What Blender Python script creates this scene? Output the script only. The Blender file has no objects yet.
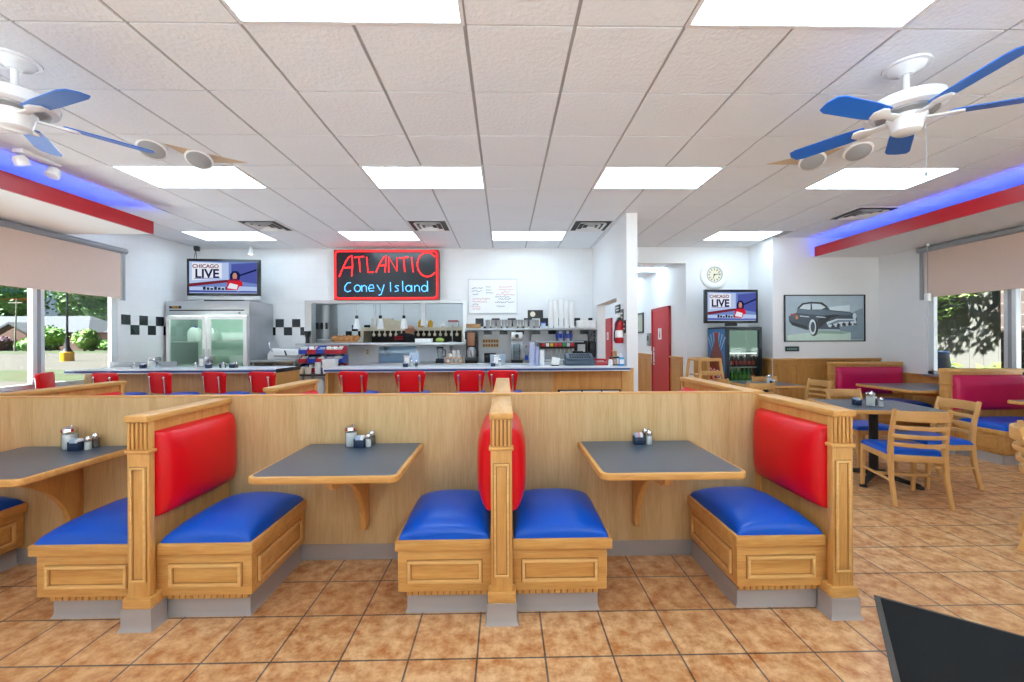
import bpy, bmesh, math, random
from mathutils import Vector, Matrix
random.seed(7)
PI = math.pi
S = bpy.context.scene
COL = S.collection

# ------------------------------------------------------------------ camera
EYE = 1.42
YAW, ROLL = 0.0178, -0.0049
cam = bpy.data.cameras.new('camera')
cam.sensor_width = 36.0
cam.lens = 411.5 / 1024 * 36
cam.shift_x = 0.0
cam.shift_y = -0.0008
cam.clip_start = 0.05
cam.clip_end = 600
camo = bpy.data.objects.new('camera', cam)
COL.objects.link(camo)
_f = Vector((math.sin(YAW), math.cos(YAW), 0))
_r0 = Vector((math.cos(YAW), -math.sin(YAW), 0))
_u0 = Vector((0, 0, 1))
_r = math.cos(ROLL) * _r0 + math.sin(ROLL) * _u0
_u = -math.sin(ROLL) * _r0 + math.cos(ROLL) * _u0
camo.matrix_world = Matrix(((_r.x, _u.x, -_f.x, 0), (_r.y, _u.y, -_f.y, 0), (_r.z, _u.z, -_f.z, EYE), (0, 0, 0, 1)))
S.camera = camo

# ------------------------------------------------------------------ world, sun, exposure
world = bpy.data.worlds.new('sky')
S.world = world
world.use_nodes = True
wn = world.node_tree
wn.nodes.clear()
sky = wn.nodes.new('ShaderNodeTexSky')
sky.sky_type = 'HOSEK_WILKIE'
sky.sun_direction = Vector((-0.62, -0.30, 0.75)).normalized()
sky.turbidity = 3.0
bg = wn.nodes.new('ShaderNodeBackground')
bg.inputs['Strength'].default_value = 1.7
wo = wn.nodes.new('ShaderNodeOutputWorld')
wn.links.new(sky.outputs[0], bg.inputs[0])
wn.links.new(bg.outputs[0], wo.inputs[0])
sun = bpy.data.lights.new('sun', 'SUN')
sun.energy = 36.0
sun.angle = 0.02
sun.color = (0.90, 0.97, 1.0)
suno = bpy.data.objects.new('sun', sun)
suno.rotation_euler = Vector((-0.62, -0.30, 0.75)).to_track_quat('Z', 'Y').to_euler()
suno.location = (0, 0, 30)
COL.objects.link(suno)
S.view_settings.view_transform = 'Standard'
S.view_settings.look = 'None'
S.view_settings.gamma = 1.0
S.view_settings.use_curve_mapping = False
S.view_settings.exposure = 0.04
TROFFER = 9.6
S.cycles.max_bounces = 12
S.cycles.diffuse_bounces = 6
S.cycles.transparent_max_bounces = 12

# ------------------------------------------------------------------ materials
def lin(c):
    if isinstance(c, str):
        c = [int(c[i:i + 2], 16) / 255 for i in (0, 2, 4)]
    return tuple(x / 12.92 if x <= 0.04045 else ((x + 0.055) / 1.055) ** 2.4 for x in c) + (1.0,)

def nodes(name):
    m = bpy.data.materials.new(name)
    m.use_nodes = True
    t = m.node_tree
    return m, t, t.nodes['Principled BSDF']

def mat(name, c, rough=0.5, metal=0.0, var=0.06, scale=9.0, bump=0.0, bscale=None, coat=0.0, spec=None):
    m, t, p = nodes(name)
    c = lin(c)
    tc = t.nodes.new('ShaderNodeTexCoord')
    nz = t.nodes.new('ShaderNodeTexNoise')
    nz.inputs['Scale'].default_value = scale
    nz.inputs['Detail'].default_value = 4
    t.links.new(tc.outputs['Object'], nz.inputs['Vector'])
    mx = t.nodes.new('ShaderNodeMix')
    mx.data_type = 'RGBA'
    mx.inputs[6].default_value = tuple(x * (1 - var) for x in c[:3]) + (1,)
    mx.inputs[7].default_value = tuple(min(1, x * (1 + var)) for x in c[:3]) + (1,)
    t.links.new(nz.outputs[0], mx.inputs[0])
    t.links.new(mx.outputs[2], p.inputs['Base Color'])
    p.inputs['Roughness'].default_value = rough
    p.inputs['Metallic'].default_value = metal
    if coat:
        p.inputs['Coat Weight'].default_value = coat
        p.inputs['Coat Roughness'].default_value = 0.12
    if spec is not None:
        p.inputs['Specular IOR Level'].default_value = spec
    if bump:
        n2 = t.nodes.new('ShaderNodeTexNoise')
        n2.inputs['Scale'].default_value = bscale or scale * 6
        n2.inputs['Detail'].default_value = 5
        t.links.new(tc.outputs['Object'], n2.inputs['Vector'])
        b = t.nodes.new('ShaderNodeBump')
        b.inputs['Strength'].default_value = bump
        b.inputs['Distance'].default_value = 0.02
        t.links.new(n2.outputs[0], b.inputs['Height'])
        t.links.new(b.outputs[0], p.inputs['Normal'])
    return m

def oak(name, light, dark, axis=2, rough=0.38, fine=1.0):
    m, t, p = nodes(name)
    tc = t.nodes.new('ShaderNodeTexCoord')
    oi = t.nodes.new('ShaderNodeObjectInfo')
    mul = t.nodes.new('ShaderNodeMath'); mul.operation = 'MULTIPLY'; mul.inputs[1].default_value = 7.3
    t.links.new(oi.outputs['Random'], mul.inputs[0])
    add = t.nodes.new('ShaderNodeVectorMath'); add.operation = 'ADD'
    t.links.new(tc.outputs['Object'], add.inputs[0]); t.links.new(mul.outputs[0], add.inputs[1])
    mp = t.nodes.new('ShaderNodeMapping')
    sc = [11.0 * fine] * 3; sc[axis] = 0.7 * fine
    mp.inputs['Scale'].default_value = sc
    t.links.new(add.outputs[0], mp.inputs['Vector'])
    n1 = t.nodes.new('ShaderNodeTexNoise'); n1.inputs['Scale'].default_value = 1.6; n1.inputs['Detail'].default_value = 3
    n1.inputs['Distortion'].default_value = 0.8
    n2 = t.nodes.new('ShaderNodeTexNoise'); n2.inputs['Scale'].default_value = 14; n2.inputs['Detail'].default_value = 4
    t.links.new(mp.outputs[0], n1.inputs['Vector']); t.links.new(mp.outputs[0], n2.inputs['Vector'])
    mm = t.nodes.new('ShaderNodeMath'); mm.operation = 'MULTIPLY_ADD'; mm.inputs[1].default_value = 0.55
    m2 = t.nodes.new('ShaderNodeMath'); m2.operation = 'MULTIPLY'; m2.inputs[1].default_value = 0.5
    t.links.new(n2.outputs[0], m2.inputs[0])
    t.links.new(n1.outputs[0], mm.inputs[0]); t.links.new(m2.outputs[0], mm.inputs[2])
    rp = t.nodes.new('ShaderNodeValToRGB')
    rp.color_ramp.elements[0].position = 0.34; rp.color_ramp.elements[0].color = lin(dark)
    rp.color_ramp.elements[1].position = 0.62; rp.color_ramp.elements[1].color = lin(light)
    t.links.new(mm.outputs[0], rp.inputs[0])
    t.links.new(rp.outputs[0], p.inputs['Base Color'])
    p.inputs['Roughness'].default_value = rough
    b = t.nodes.new('ShaderNodeBump'); b.inputs['Strength'].default_value = 0.06; b.inputs['Distance'].default_value = 0.01
    t.links.new(n2.outputs[0], b.inputs['Height']); t.links.new(b.outputs[0], p.inputs['Normal'])
    return m

def emit(name, c, strength):
    m = bpy.data.materials.new(name); m.use_nodes = True
    t = m.node_tree; t.nodes.clear()
    e = t.nodes.new('ShaderNodeEmission'); o = t.nodes.new('ShaderNodeOutputMaterial')
    e.inputs[0].default_value = lin(c); e.inputs[1].default_value = strength
    t.links.new(e.outputs[0], o.inputs[0])
    return m

def glass(name, tint=(0.96, 0.98, 0.97), refl=0.10, rough=0.03):
    m = bpy.data.materials.new(name); m.use_nodes = True
    t = m.node_tree; t.nodes.clear()
    tr = t.nodes.new('ShaderNodeBsdfTransparent'); tr.inputs[0].default_value = tint + (1,)
    gl = t.nodes.new('ShaderNodeBsdfGlossy'); gl.inputs['Roughness'].default_value = rough
    lw = t.nodes.new('ShaderNodeLayerWeight'); lw.inputs[0].default_value = 0.35
    mu = t.nodes.new('ShaderNodeMath'); mu.operation = 'MULTIPLY_ADD'; mu.inputs[1].default_value = refl; mu.inputs[2].default_value = refl * 0.1
    t.links.new(lw.outputs['Fresnel'], mu.inputs[0])
    mx = t.nodes.new('ShaderNodeMixShader'); o = t.nodes.new('ShaderNodeOutputMaterial')
    t.links.new(mu.outputs[0], mx.inputs[0]); t.links.new(tr.outputs[0], mx.inputs[1]); t.links.new(gl.outputs[0], mx.inputs[2])
    t.links.new(mx.outputs[0], o.inputs[0])
    return m

def tile_mat(name, c1, c2, grout, size, loc, mortar, rough, plane='xy', mottle=None, bump=0.25):
    m, t, p = nodes(name)
    tc = t.nodes.new('ShaderNodeTexCoord')
    mp = t.nodes.new('ShaderNodeMapping')
    mp.inputs['Location'].default_value = loc
    src = tc.outputs['Object']
    if plane != 'xy':
        sp = t.nodes.new('ShaderNodeSeparateXYZ'); cb = t.nodes.new('ShaderNodeCombineXYZ')
        t.links.new(src, sp.inputs[0])
        t.links.new(sp.outputs['X' if plane == 'xz' else 'Y'], cb.inputs[0]); t.links.new(sp.outputs['Z'], cb.inputs[1])
        src = cb.outputs[0]
    t.links.new(src, mp.inputs['Vector'])
    br = t.nodes.new('ShaderNodeTexBrick')
    br.offset = 0.0; br.squash = 1.0
    br.inputs['Scale'].default_value = 1.0
    br.inputs['Brick Width'].default_value = size
    br.inputs['Row Height'].default_value = size
    br.inputs['Mortar Size'].default_value = mortar
    br.inputs['Mortar Smooth'].default_value = 0.1
    br.inputs['Color1'].default_value = lin(c1); br.inputs['Color2'].default_value = lin(c2); br.inputs['Mortar'].default_value = lin(grout)
    t.links.new(mp.outputs[0], br.inputs['Vector'])
    out = br.outputs['Color']
    if mottle:
        n1 = t.nodes.new('ShaderNodeTexNoise'); n1.inputs['Scale'].default_value = 13; n1.inputs['Detail'].default_value = 10; n1.inputs['Roughness'].default_value = 0.72
        t.links.new(tc.outputs['Object'], n1.inputs['Vector'])
        rp = t.nodes.new('ShaderNodeValToRGB')
        rp.color_ramp.elements[0].position = 0.36; rp.color_ramp.elements[0].color = lin(mottle)
        rp.color_ramp.elements[1].position = 0.62; rp.color_ramp.elements[1].color = (1, 1, 1, 1)
        t.links.new(n1.outputs[0], rp.inputs[0])
        mx = t.nodes.new('ShaderNodeMix'); mx.data_type = 'RGBA'; mx.blend_type = 'MULTIPLY'; mx.inputs[0].default_value = 1.0
        t.links.new(out, mx.inputs[6]); t.links.new(rp.outputs[0], mx.inputs[7])
        out = mx.outputs[2]
    t.links.new(out, p.inputs['Base Color'])
    p.inputs['Roughness'].default_value = rough
    b = t.nodes.new('ShaderNodeBump'); b.invert = True; b.inputs['Strength'].default_value = bump; b.inputs['Distance'].default_value = 0.004
    t.links.new(br.outputs['Fac'], b.inputs['Height']); t.links.new(b.outputs[0], p.inputs['Normal'])
    return m

def leaf_mat(name, a, b):
    m, t, p = nodes(name)
    tc = t.nodes.new('ShaderNodeTexCoord')
    nz = t.nodes.new('ShaderNodeTexNoise'); nz.inputs['Scale'].default_value = 1.7; nz.inputs['Detail'].default_value = 8
    t.links.new(tc.outputs['Object'], nz.inputs['Vector'])
    rp = t.nodes.new('ShaderNodeValToRGB')
    rp.color_ramp.elements[0].position = 0.35; rp.color_ramp.elements[0].color = lin(a)
    rp.color_ramp.elements[1].position = 0.65; rp.color_ramp.elements[1].color = lin(b)
    t.links.new(nz.outputs[0], rp.inputs[0]); t.links.new(rp.outputs[0], p.inputs['Base Color'])
    p.inputs['Roughness'].default_value = 0.7
    return m

OAK_V = oak('oak vertical grain', 'dfaa62', 'c98d46', 2)
OAK_X = oak('oak grain along x', 'e0ab62', 'c88b44', 0)
OAK_Y = oak('oak grain along y', 'e0ab62', 'c88b44', 1)
BEAD_LIT = oak('oak bead highlight', 'eec17c', 'dba964', 0)  # paler than the other oak, to paint highlights onto the mouldings
CREASE_SHADE = oak('painted crease shade', 'aa763c', '96632c', 2)  # darker oak tone that paints shade into creases of the joinery
LAM_V = oak('oak laminate', 'd6b683', 'c29c66', 2, 0.42, 0.8)
HONEY_V = oak('honey oak vertical', 'd29a55', 'ba8243', 2)
HONEY_X = oak('honey oak along x', 'd39d58', 'bb8544', 0)
HONEY_Y = oak('honey oak along y', 'd39d58', 'bb8544', 1)
BEECH = oak('beech chair wood', 'dfae6d', 'cf9a58', 2, 0.35, 1.4)
BEECH_X = oak('beech chair wood across', 'dfae6d', 'cf9a58', 0, 0.35, 1.4)
RED_V = mat('red vinyl', 'da0014', 0.36, var=0.04, scale=5, bump=0.02, bscale=180, coat=0.08, spec=0.35)
MAG_V = mat('raspberry vinyl', 'd01258', 0.36, var=0.04, scale=5, coat=0.3)
BLUE_V = mat('blue vinyl', '0054c6', 0.33, var=0.05, scale=4, bump=0.02, bscale=180, coat=0.08, spec=0.35)
VINYLB = mat('grey vinyl base', 'a59b95', 0.45, var=0.05, scale=6)
SLATE = mat('slate laminate', '4e5b6b', 0.28, var=0.06, scale=60)
WHITE = mat('white paint', 'e9e9ea', 0.55, var=0.02)
WHITEG = mat('white gloss plastic', 'efefef', 0.25, var=0.02)
FANW = mat('white enamel', 'eef1f4', 0.22, var=0.02)
FANB = mat('blue fan blade', '1a6fd8', 0.4, var=0.05)
REDP = mat('red gloss paint', 'b5101f', 0.35, var=0.04)
REDD = mat('red door paint', 'c01620', 0.4, var=0.05)
BLACK = mat('black plastic', '17181a', 0.35, var=0.15)
BLACKM = mat('black iron', '141416', 0.5, var=0.15)
CHROME = mat('chrome', 'd8dadc', 0.12, 1.0, var=0.03)
STEEL = mat('stainless steel', 'bfc2c4', 0.3, 1.0, var=0.05, scale=3)
STEELM = mat('brushed aluminium', 'b8bcc0', 0.42, 0.7, var=0.05)
ALU = mat('window aluminium', 'dfe3e6', 0.4, 0.3, var=0.03)
CLEAR = glass('clear glass', (0.97, 0.985, 0.98), 0.07)
TINTG = glass('fridge glass', (0.88, 0.96, 0.92), 0.22)
JARG = glass('jar glass', (0.9, 0.94, 0.95), 0.5, 0.05)
SUGAR = mat('sugar white', 'f2f0ec', 0.8, var=0.03)
PEPPER = mat('pepper grey', '7b746c', 0.8, var=0.4, scale=200)
PAPER = mat('white paper', 'f3f2ef', 0.75, var=0.03)
CADDY = mat('navy caddy plastic', '20304c', 0.35, var=0.1)
PACKB = mat('pale blue packets', 'b9cbe0', 0.7, var=0.15, scale=80)
PACKP = mat('pink packets', 'd99aa2', 0.7, var=0.15, scale=80)
LAVC = mat('lavender clear cups', 'c3c6e2', 0.3, var=0.05)
FOAM = mat('white foam', 'f3f3f2', 0.7, var=0.02)
COUNT = mat('pale counter laminate', 'dfe6ee', 0.25, var=0.03)
STRIPE = mat('blue edge band', '2d4f86', 0.35, var=0.05)
EDGEW = mat('white edge metal', 'e6eaee', 0.3, 0.2, var=0.03)
SHADE = mat('beige shade cloth', 'e3cabc', 0.85, var=0.05, scale=40, bump=0.05, bscale=300)
_t = SHADE.node_tree; _tr = _t.nodes.new('ShaderNodeBsdfTranslucent'); _tr.inputs[0].default_value = lin('d8bfae'); _mx = _t.nodes.new('ShaderNodeMixShader'); _mx.inputs[0].default_value = 0.08
_t.links.new(_t.nodes['Principled BSDF'].outputs[0], _mx.inputs[1]); _t.links.new(_tr.outputs[0], _mx.inputs[2]); _t.links.new(_mx.outputs[0], _t.nodes['Material Output'].inputs[0])
GREYM = mat('grey metal', '9c9fa4', 0.4, 0.2, var=0.06)
RUBBER = mat('black mat pile', '0e1518', 0.95, var=0.5, scale=120, bump=0.8, bscale=400)
RUBEDGE = mat('grey rubber edge', '55514f', 0.7, var=0.1)
BROWN = mat('brown buns', 'b57a45', 0.7, var=0.25, scale=40)
CARDB = mat('cardboard', 'b58d62', 0.8, var=0.08)
YELLOW = mat('yellow plastic', 'e0a400', 0.4, var=0.05)
NAVYB = mat('blue bin plastic', '2440a8', 0.4, var=0.06)
REDB = mat('red bin plastic', 'b01228', 0.4, var=0.06)
GREEN = mat('green', '5f8a3a', 0.5, var=0.2, scale=30)
SKIN = mat('skin', 'd9a285', 0.55, var=0.05)
BLKCLOTH = mat('black cotton', '16171a', 0.9, var=0.2, scale=60)
DENIM = mat('dark trousers', '23262e', 0.9, var=0.15)
CREAM = mat('cream', 'e8dcc2', 0.6, var=0.04)
TUBEOFF = mat('dark sign face', '1a2026', 0.25, var=0.1)
GALV = mat('galvanised duct', '9a9da0', 0.35, 0.8, var=0.06)

FLOORM = tile_mat('terracotta floor tile', 'e6bd8b', 'ddb07d', '736b64', 0.3048, (0.13, -1.839, 0), 0.0045, 0.36, mottle='ca996b')
WTILE_X = tile_mat('white wall tile across', 'e6e6e7', 'e8e8e9', 'dedee0', 0.152, (0.02, 0.01, 0), 0.0014, 0.22, 'xz', bump=0.08)
WTILE_Y = tile_mat('white wall tile along', 'e6e6e7', 'e8e8e9', 'dedee0', 0.152, (0.02, 0.01, 0), 0.0014, 0.22, 'yz', bump=0.08)
CEILM = mat('stippled ceiling tile', 'eff3f8', 0.9, var=0.05, scale=60, bump=0.32, bscale=34)
GRIDM = mat('grey grid bar', 'b2b3b5', 0.5, var=0.03)
BTILE = mat('black wall tile', '20262b', 0.2, var=0.15)

# ------------------------------------------------------------------ mesh builder
class MB:
    def __init__(s):
        s.bm = bmesh.new()
    def box(s, x0, x1, y0, y1, z0, z1, bev=0.0, seg=2):
        t = bmesh.new()
        bmesh.ops.create_cube(t, size=1)
        for v in t.verts:
            v.co = Vector(((x0 + x1) / 2 + v.co.x * (x1 - x0), (y0 + y1) / 2 + v.co.y * (y1 - y0), (z0 + z1) / 2 + v.co.z * (z1 - z0)))
        if bev:
            bmesh.ops.bevel(t, geom=t.edges[:], offset=bev, segments=seg, affect='EDGES', profile=0.5)
        return s._join(t)
    def _join(s, t, mtx=None):
        if mtx is not None:
            bmesh.ops.transform(t, matrix=mtx, verts=t.verts)
        me = bpy.data.meshes.new('tmp')
        t.to_mesh(me); t.free()
        s.bm.from_mesh(me)
        bpy.data.meshes.remove(me)
        return s
    def lathe(s, prof, c=(0, 0, 0), n=24, mtx=None, caps=False):
        t = bmesh.new()
        rings = []
        for r, z in prof:
            if r < 1e-5:
                rings.append([t.verts.new((0, 0, z))])
            else:
                rings.append([t.verts.new((r * math.cos(2 * PI * i / n), r * math.sin(2 * PI * i / n), z)) for i in range(n)])
        for a, b in zip(rings[:-1], rings[1:]):
            for i in range(n):
                j = (i + 1) % n
                if len(a) == 1 and len(b) == 1: continue
                if len(a) == 1: t.faces.new((a[0], b[j], b[i]))
                elif len(b) == 1: t.faces.new((a[i], a[j], b[0]))
                else: t.faces.new((a[i], a[j], b[j], b[i]))
        for ring, flip in ((rings[0], True), (rings[-1], False)):
            if caps and len(ring) > 1:
                t.faces.new(ring[::-1] if flip else ring)
        bmesh.ops.recalc_face_normals(t, faces=t.faces[:])
        m = Matrix.Translation(Vector(c))
        if mtx is not None: m = m @ mtx
        return s._join(t, m)
    def cyl(s, a, b, r, r2=None, n=16):
        a = Vector(a); b = Vector(b); d = b - a
        q = Vector((0, 0, 1)).rotation_difference(d).to_matrix().to_4x4()
        return s.lathe([(r, 0), (r2 if r2 is not None else r, d.length)], a, n, q, True)
    def tube(s, pts, r, n=8, closed=False, flat=1.0):
        pts = [Vector(p) for p in pts]
        t = bmesh.new()
        N = len(pts)
        rings = []
        ref = None
        for i, p in enumerate(pts):
            if closed: d = (pts[(i + 1) % N] - pts[i - 1])
            elif i == 0: d = pts[1] - p
            elif i == N - 1: d = p - pts[-2]
            else: d = (pts[i + 1] - p).normalized() + (p - pts[i - 1]).normalized()
            d.normalize()
            if ref is None:
                ref = Vector((0, 0, 1)) if abs(d.z) < 0.9 else Vector((0, 1, 0))
            a = d.cross(ref)
            if a.length < 1e-4: a = d.cross(Vector((1, 0, 0)))
            a.normalize(); b = a.cross(d).normalized(); ref = b
            rr = r[i] if isinstance(r, (list, tuple)) else r
            rings.append([t.verts.new(p + rr * (math.cos(2 * PI * k / n) * a + flat * math.sin(2 * PI * k / n) * b)) for k in range(n)])
        rng = range(N) if closed else range(N - 1)
        for i in rng:
            A, B = rings[i], rings[(i + 1) % N]
            for k in range(n):
                j = (k + 1) % n
                t.faces.new((A[k], A[j], B[j], B[k]))
        if not closed:
            t.faces.new(rings[0][::-1]); t.faces.new(rings[-1])
        bmesh.ops.recalc_face_normals(t, faces=t.faces[:])
        return s._join(t)
    def bar(s, pts, w, d, side=(1, 0, 0)):
        # rectangular section sweep: w along 'side', d across
        t = bmesh.new(); pts = [Vector(p) for p in pts]; sd = Vector(side).normalized(); rings = []
        for i, p in enumerate(pts):
            if i == 0: dr = pts[1] - p
            elif i == len(pts) - 1: dr = p - pts[-2]
            else: dr = (pts[i + 1] - p).normalized() + (p - pts[i - 1]).normalized()
            dr.normalize()
            nn = dr.cross(sd).normalized()
            s2 = nn.cross(dr).normalized()
            ww = w[i] if isinstance(w, (list, tuple)) else w
            dd = d[i] if isinstance(d, (list, tuple)) else d
            e = 0.22
            ring = []
            for (a, b) in ((-1, -1 + e), (-1 + e, -1), (1 - e, -1), (1, -1 + e), (1, 1 - e), (1 - e, 1), (-1 + e, 1), (-1, 1 - e)):
                ring.append(t.verts.new(p + s2 * a * ww / 2 + nn * b * dd / 2))
            rings.append(ring)
        for A, B in zip(rings[:-1], rings[1:]):
            for k in range(8):
                j = (k + 1) % 8
                t.faces.new((A[k], A[j], B[j], B[k]))
        t.faces.new(rings[0][::-1]); t.faces.new(rings[-1])
        bmesh.ops.recalc_face_normals(t, faces=t.faces[:])
        return s._join(t)
    def prism(s, poly, axis, a, b, bev=0.0):
        # poly: 2-d points; axis 'x': (y,z), 'y': (x,z), 'z': (x,y)
        t = bmesh.new()
        def P(p, h):
            return {'x': (h, p[0], p[1]), 'y': (p[0], h, p[1]), 'z': (p[0], p[1], h)}[axis]
        A = [t.verts.new(P(p, a)) for p in poly]; B = [t.verts.new(P(p, b)) for p in poly]
        t.faces.new(A); t.faces.new(B)
        for i in range(len(poly)):
            j = (i + 1) % len(poly)
            t.faces.new((A[i], A[j], B[j], B[i]))
        bmesh.ops.recalc_face_normals(t, faces=t.faces[:])
        if bev:
            bmesh.ops.bevel(t, geom=t.edges[:], offset=bev, segments=2, affect='EDGES', profile=0.5)
        return s._join(t)
    def cushion(s, x0, x1, y0, y1, z0, edge, dome, n=18, soft=0.10, mtx=None):
        # upholstered pad: flat base, short rounded sides, domed top
        t = bmesh.new(); W = x1 - x0; D = y1 - y0; V = []
        def hh(u, v):
            e = min(u, 1 - u) * W; f = min(v, 1 - v) * D
            q = lambda d: min(1.0, d / soft)
            k = lambda a: math.sqrt(max(0, 1 - (1 - a) ** 2))
            big = (4 * u * (1 - u)) ** 0.5 * (4 * v * (1 - v)) ** 0.5
            return edge * (k(min(1, e / 0.02)) * k(min(1, f / 0.02))) + dome * (0.65 * k(q(e)) * k(q(f)) + 0.35 * big)
        us = [0.5 - 0.5 * math.cos(PI * i / n) for i in range(n + 1)]
        for u in us:
            V.append([t.verts.new((x0 + u * W, y0 + v * D, z0 + hh(u, v))) for v in us])
        for i in range(n):
            for j in range(n):
                t.faces.new((V[i][j], V[i + 1][j], V[i + 1][j + 1], V[i][j + 1]))
        rim = [V[i][0] for i in range(n + 1)] + [V[n][j] for j in range(1, n + 1)] + [V[i][n] for i in range(n - 1, -1, -1)] + [V[0][j] for j in range(n - 1, 0, -1)]
        t.faces.new(rim[::-1])
        bmesh.ops.recalc_face_normals(t, faces=t.faces[:])
        return s._join(t, mtx)
    def blob(s, c, r, sub=2, jit=0.0, sq=(1, 1, 1)):
        t = bmesh.new()
        bmesh.ops.create_icosphere(t, subdivisions=sub, radius=1)
        for v in t.verts:
            k = 1 + random.uniform(-jit, jit)
            v.co = Vector((c[0] + v.co.x * r * k * sq[0], c[1] + v.co.y * r * k * sq[1], c[2] + v.co.z * r * k * sq[2]))
        return s._join(t)
    def quad(s, pts):
        s.bm.faces.new([s.bm.verts.new(p) for p in pts]); return s
    def xf(s, m):
        bmesh.ops.transform(s.bm, matrix=m, verts=s.bm.verts); return s
    def build(s, name, m, parent=None, smooth=True, ang=40):
        me = bpy.data.meshes.new(name)
        s.bm.to_mesh(me); s.bm.free()
        if smooth:
            me.polygons.foreach_set('use_smooth', [True] * len(me.polygons))
            me.set_sharp_from_angle(angle=math.radians(ang))
        me.materials.append(m)
        o = bpy.data.objects.new(name, me)
        COL.objects.link(o)
        if parent is not None: o.parent = parent
        me.update()
        return o

def B(*a, **k):
    return MB().box(*a, **k)

def thing(name, label, cat, loc=(0, 0, 0), rz=0.0, group=None):
    o = bpy.data.objects.new(name, None)
    o.empty_display_size = 0.05
    o.location = loc; o.rotation_euler = (0, 0, rz)
    COL.objects.link(o)
    return tag(o, label, cat, group)

def tag(o, label, cat, group=None, loc=None, rz=None, kind=None):
    o['label'] = label; o['category'] = cat
    if group: o['group'] = group
    if kind: o['kind'] = kind
    if loc is not None: o.location = loc
    if rz is not None: o.rotation_euler = (0, 0, rz)
    return o

def struct(o, label=None, cat=None):
    o['kind'] = 'structure'
    if label: o['label'] = label
    if cat: o['category'] = cat
    return o

def dup(root, loc, rz=0.0, label=None, group=None):
    kids = list(root.children)
    r = root.copy(); COL.objects.link(r)
    r.location = loc; r.rotation_euler = (0, 0, rz)
    if label: r['label'] = label
    if group: r['group'] = group
    for ch in kids:
        c = ch.copy(); COL.objects.link(c); c.parent = r
        for g in list(ch.children):
            d = g.copy(); COL.objects.link(d); d.parent = c
    return r

def text_mb(txt, size, m, name, parent, mtx, depth=0.002, bold=0.0, sx=1.0):
    cu = bpy.data.curves.new('t', 'FONT')
    cu.body = txt; cu.size = size; cu.extrude = depth; cu.offset = bold
    cu.align_x = 'CENTER'; cu.align_y = 'CENTER'
    o = bpy.data.objects.new('t', cu); COL.objects.link(o)
    dg = bpy.context.evaluated_depsgraph_get(); dg.update()
    me = bpy.data.meshes.new_from_object(o.evaluated_get(dg))
    bpy.data.objects.remove(o); bpy.data.curves.remove(cu)
    # text stands in the XZ plane facing -Y
    me.transform(mtx @ Matrix.Rotation(PI / 2, 4, 'X') @ Matrix.Diagonal((sx, 1, 1, 1)))
    me.materials.clear(); me.materials.append(m)
    r = bpy.data.objects.new(name, me); COL.objects.link(r)
    if parent is not None: r.parent = parent
    return r

# ================================================================== SETTING
CE = 3.15
GX, GY, G = -0.211, 2.264, 0.6096
XL, XR, YB, YF = -5.70, 6.43, 7.75, -3.5
struct(B(-6.4, 6.9, -3.6, 16, -0.12, 0).build('floor', FLOORM))
struct(B(-6.3, 6.9, -3.7, 16, 3.3, 3.42).build('roof_sun_block', WHITE))  # unseen roof slab, put in to block the sun
# grid bars show in the gaps between hung tiles
struct(B(XL, XR, YF, YB, CE + 0.009, CE + 0.05).build('ceiling', GRIDM))
LIGHTS = [(-2, 1.654), (2, 1.654),
          (-6, 4.093), (-2, 4.093), (2, 4.093), (6, 4.093),
          (-8, 6.531), (-4, 6.531), (0, 6.531), (6, 6.531),
          (-6, -0.785), (-2, -0.785), (2, -0.785), (6, -0.785),
          (-6, -3.0 - 0.22), (-2, -3.22), (2, -3.22), (6, -3.22)]
VENTS = [(-6, 6), (-2, 6), (2, 6), (8, 5)]
used = set()
for k, y in LIGHTS:
    j = round((y - GY) / G)
    used.add((k, j)); used.add((k + 1, j))
for k, j in VENTS:
    used.add((k, j))
tl = MB()
for k in range(-9, 11):
    for j in range(-10, 9):
        if (k, j) in used: continue
        x0, x1 = max(XL, GX + k * G + 0.011), min(XR, GX + (k + 1) * G - 0.011)
        y0, y1 = max(YF, GY + j * G + 0.007), min(YB, GY + (j + 1) * G - 0.007)
        if x1 - x0 < 0.03 or y1 - y0 < 0.03: continue
        tl.box(x0, x1, y0, y1, CE, CE + 0.012)
struct(tl.build('ceiling_tiles', CEILM, smooth=False))

# back wall with the pass-through and the corridor opening
PX0, PX1, PZ0, PZ1 = -3.62, -0.76, 1.385, 2.13
w = MB()
w.box(-5.85, PX0, YB, YB + 0.14, 0, 3.2); w.box(PX1, 1.67, YB, YB + 0.14, 0, 3.2)
w.box(PX0, PX1, YB, YB + 0.14, 0, PZ0); w.box(PX0, PX1, YB, YB + 0.14, PZ1, 3.2)
struct(w.build('wall_back', WTILE_X, smooth=False))
w = MB()
w.box(3.40, 4.72, 7.65, 7.79, 0, 3.2); w.box(1.82, 3.40, 7.65, 7.79, 2.85, 3.2)
struct(w.build('wall_corridor_front', WHITE, smooth=False))
w = MB()
w.box(4.58, 4.72, 6.95, 7.66, 0, 3.2); w.box(4.72, 6.6, 6.95, 7.09, 0, 3.2)
struct(w.build('wall_picture', WHITE, smooth=False))
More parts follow.
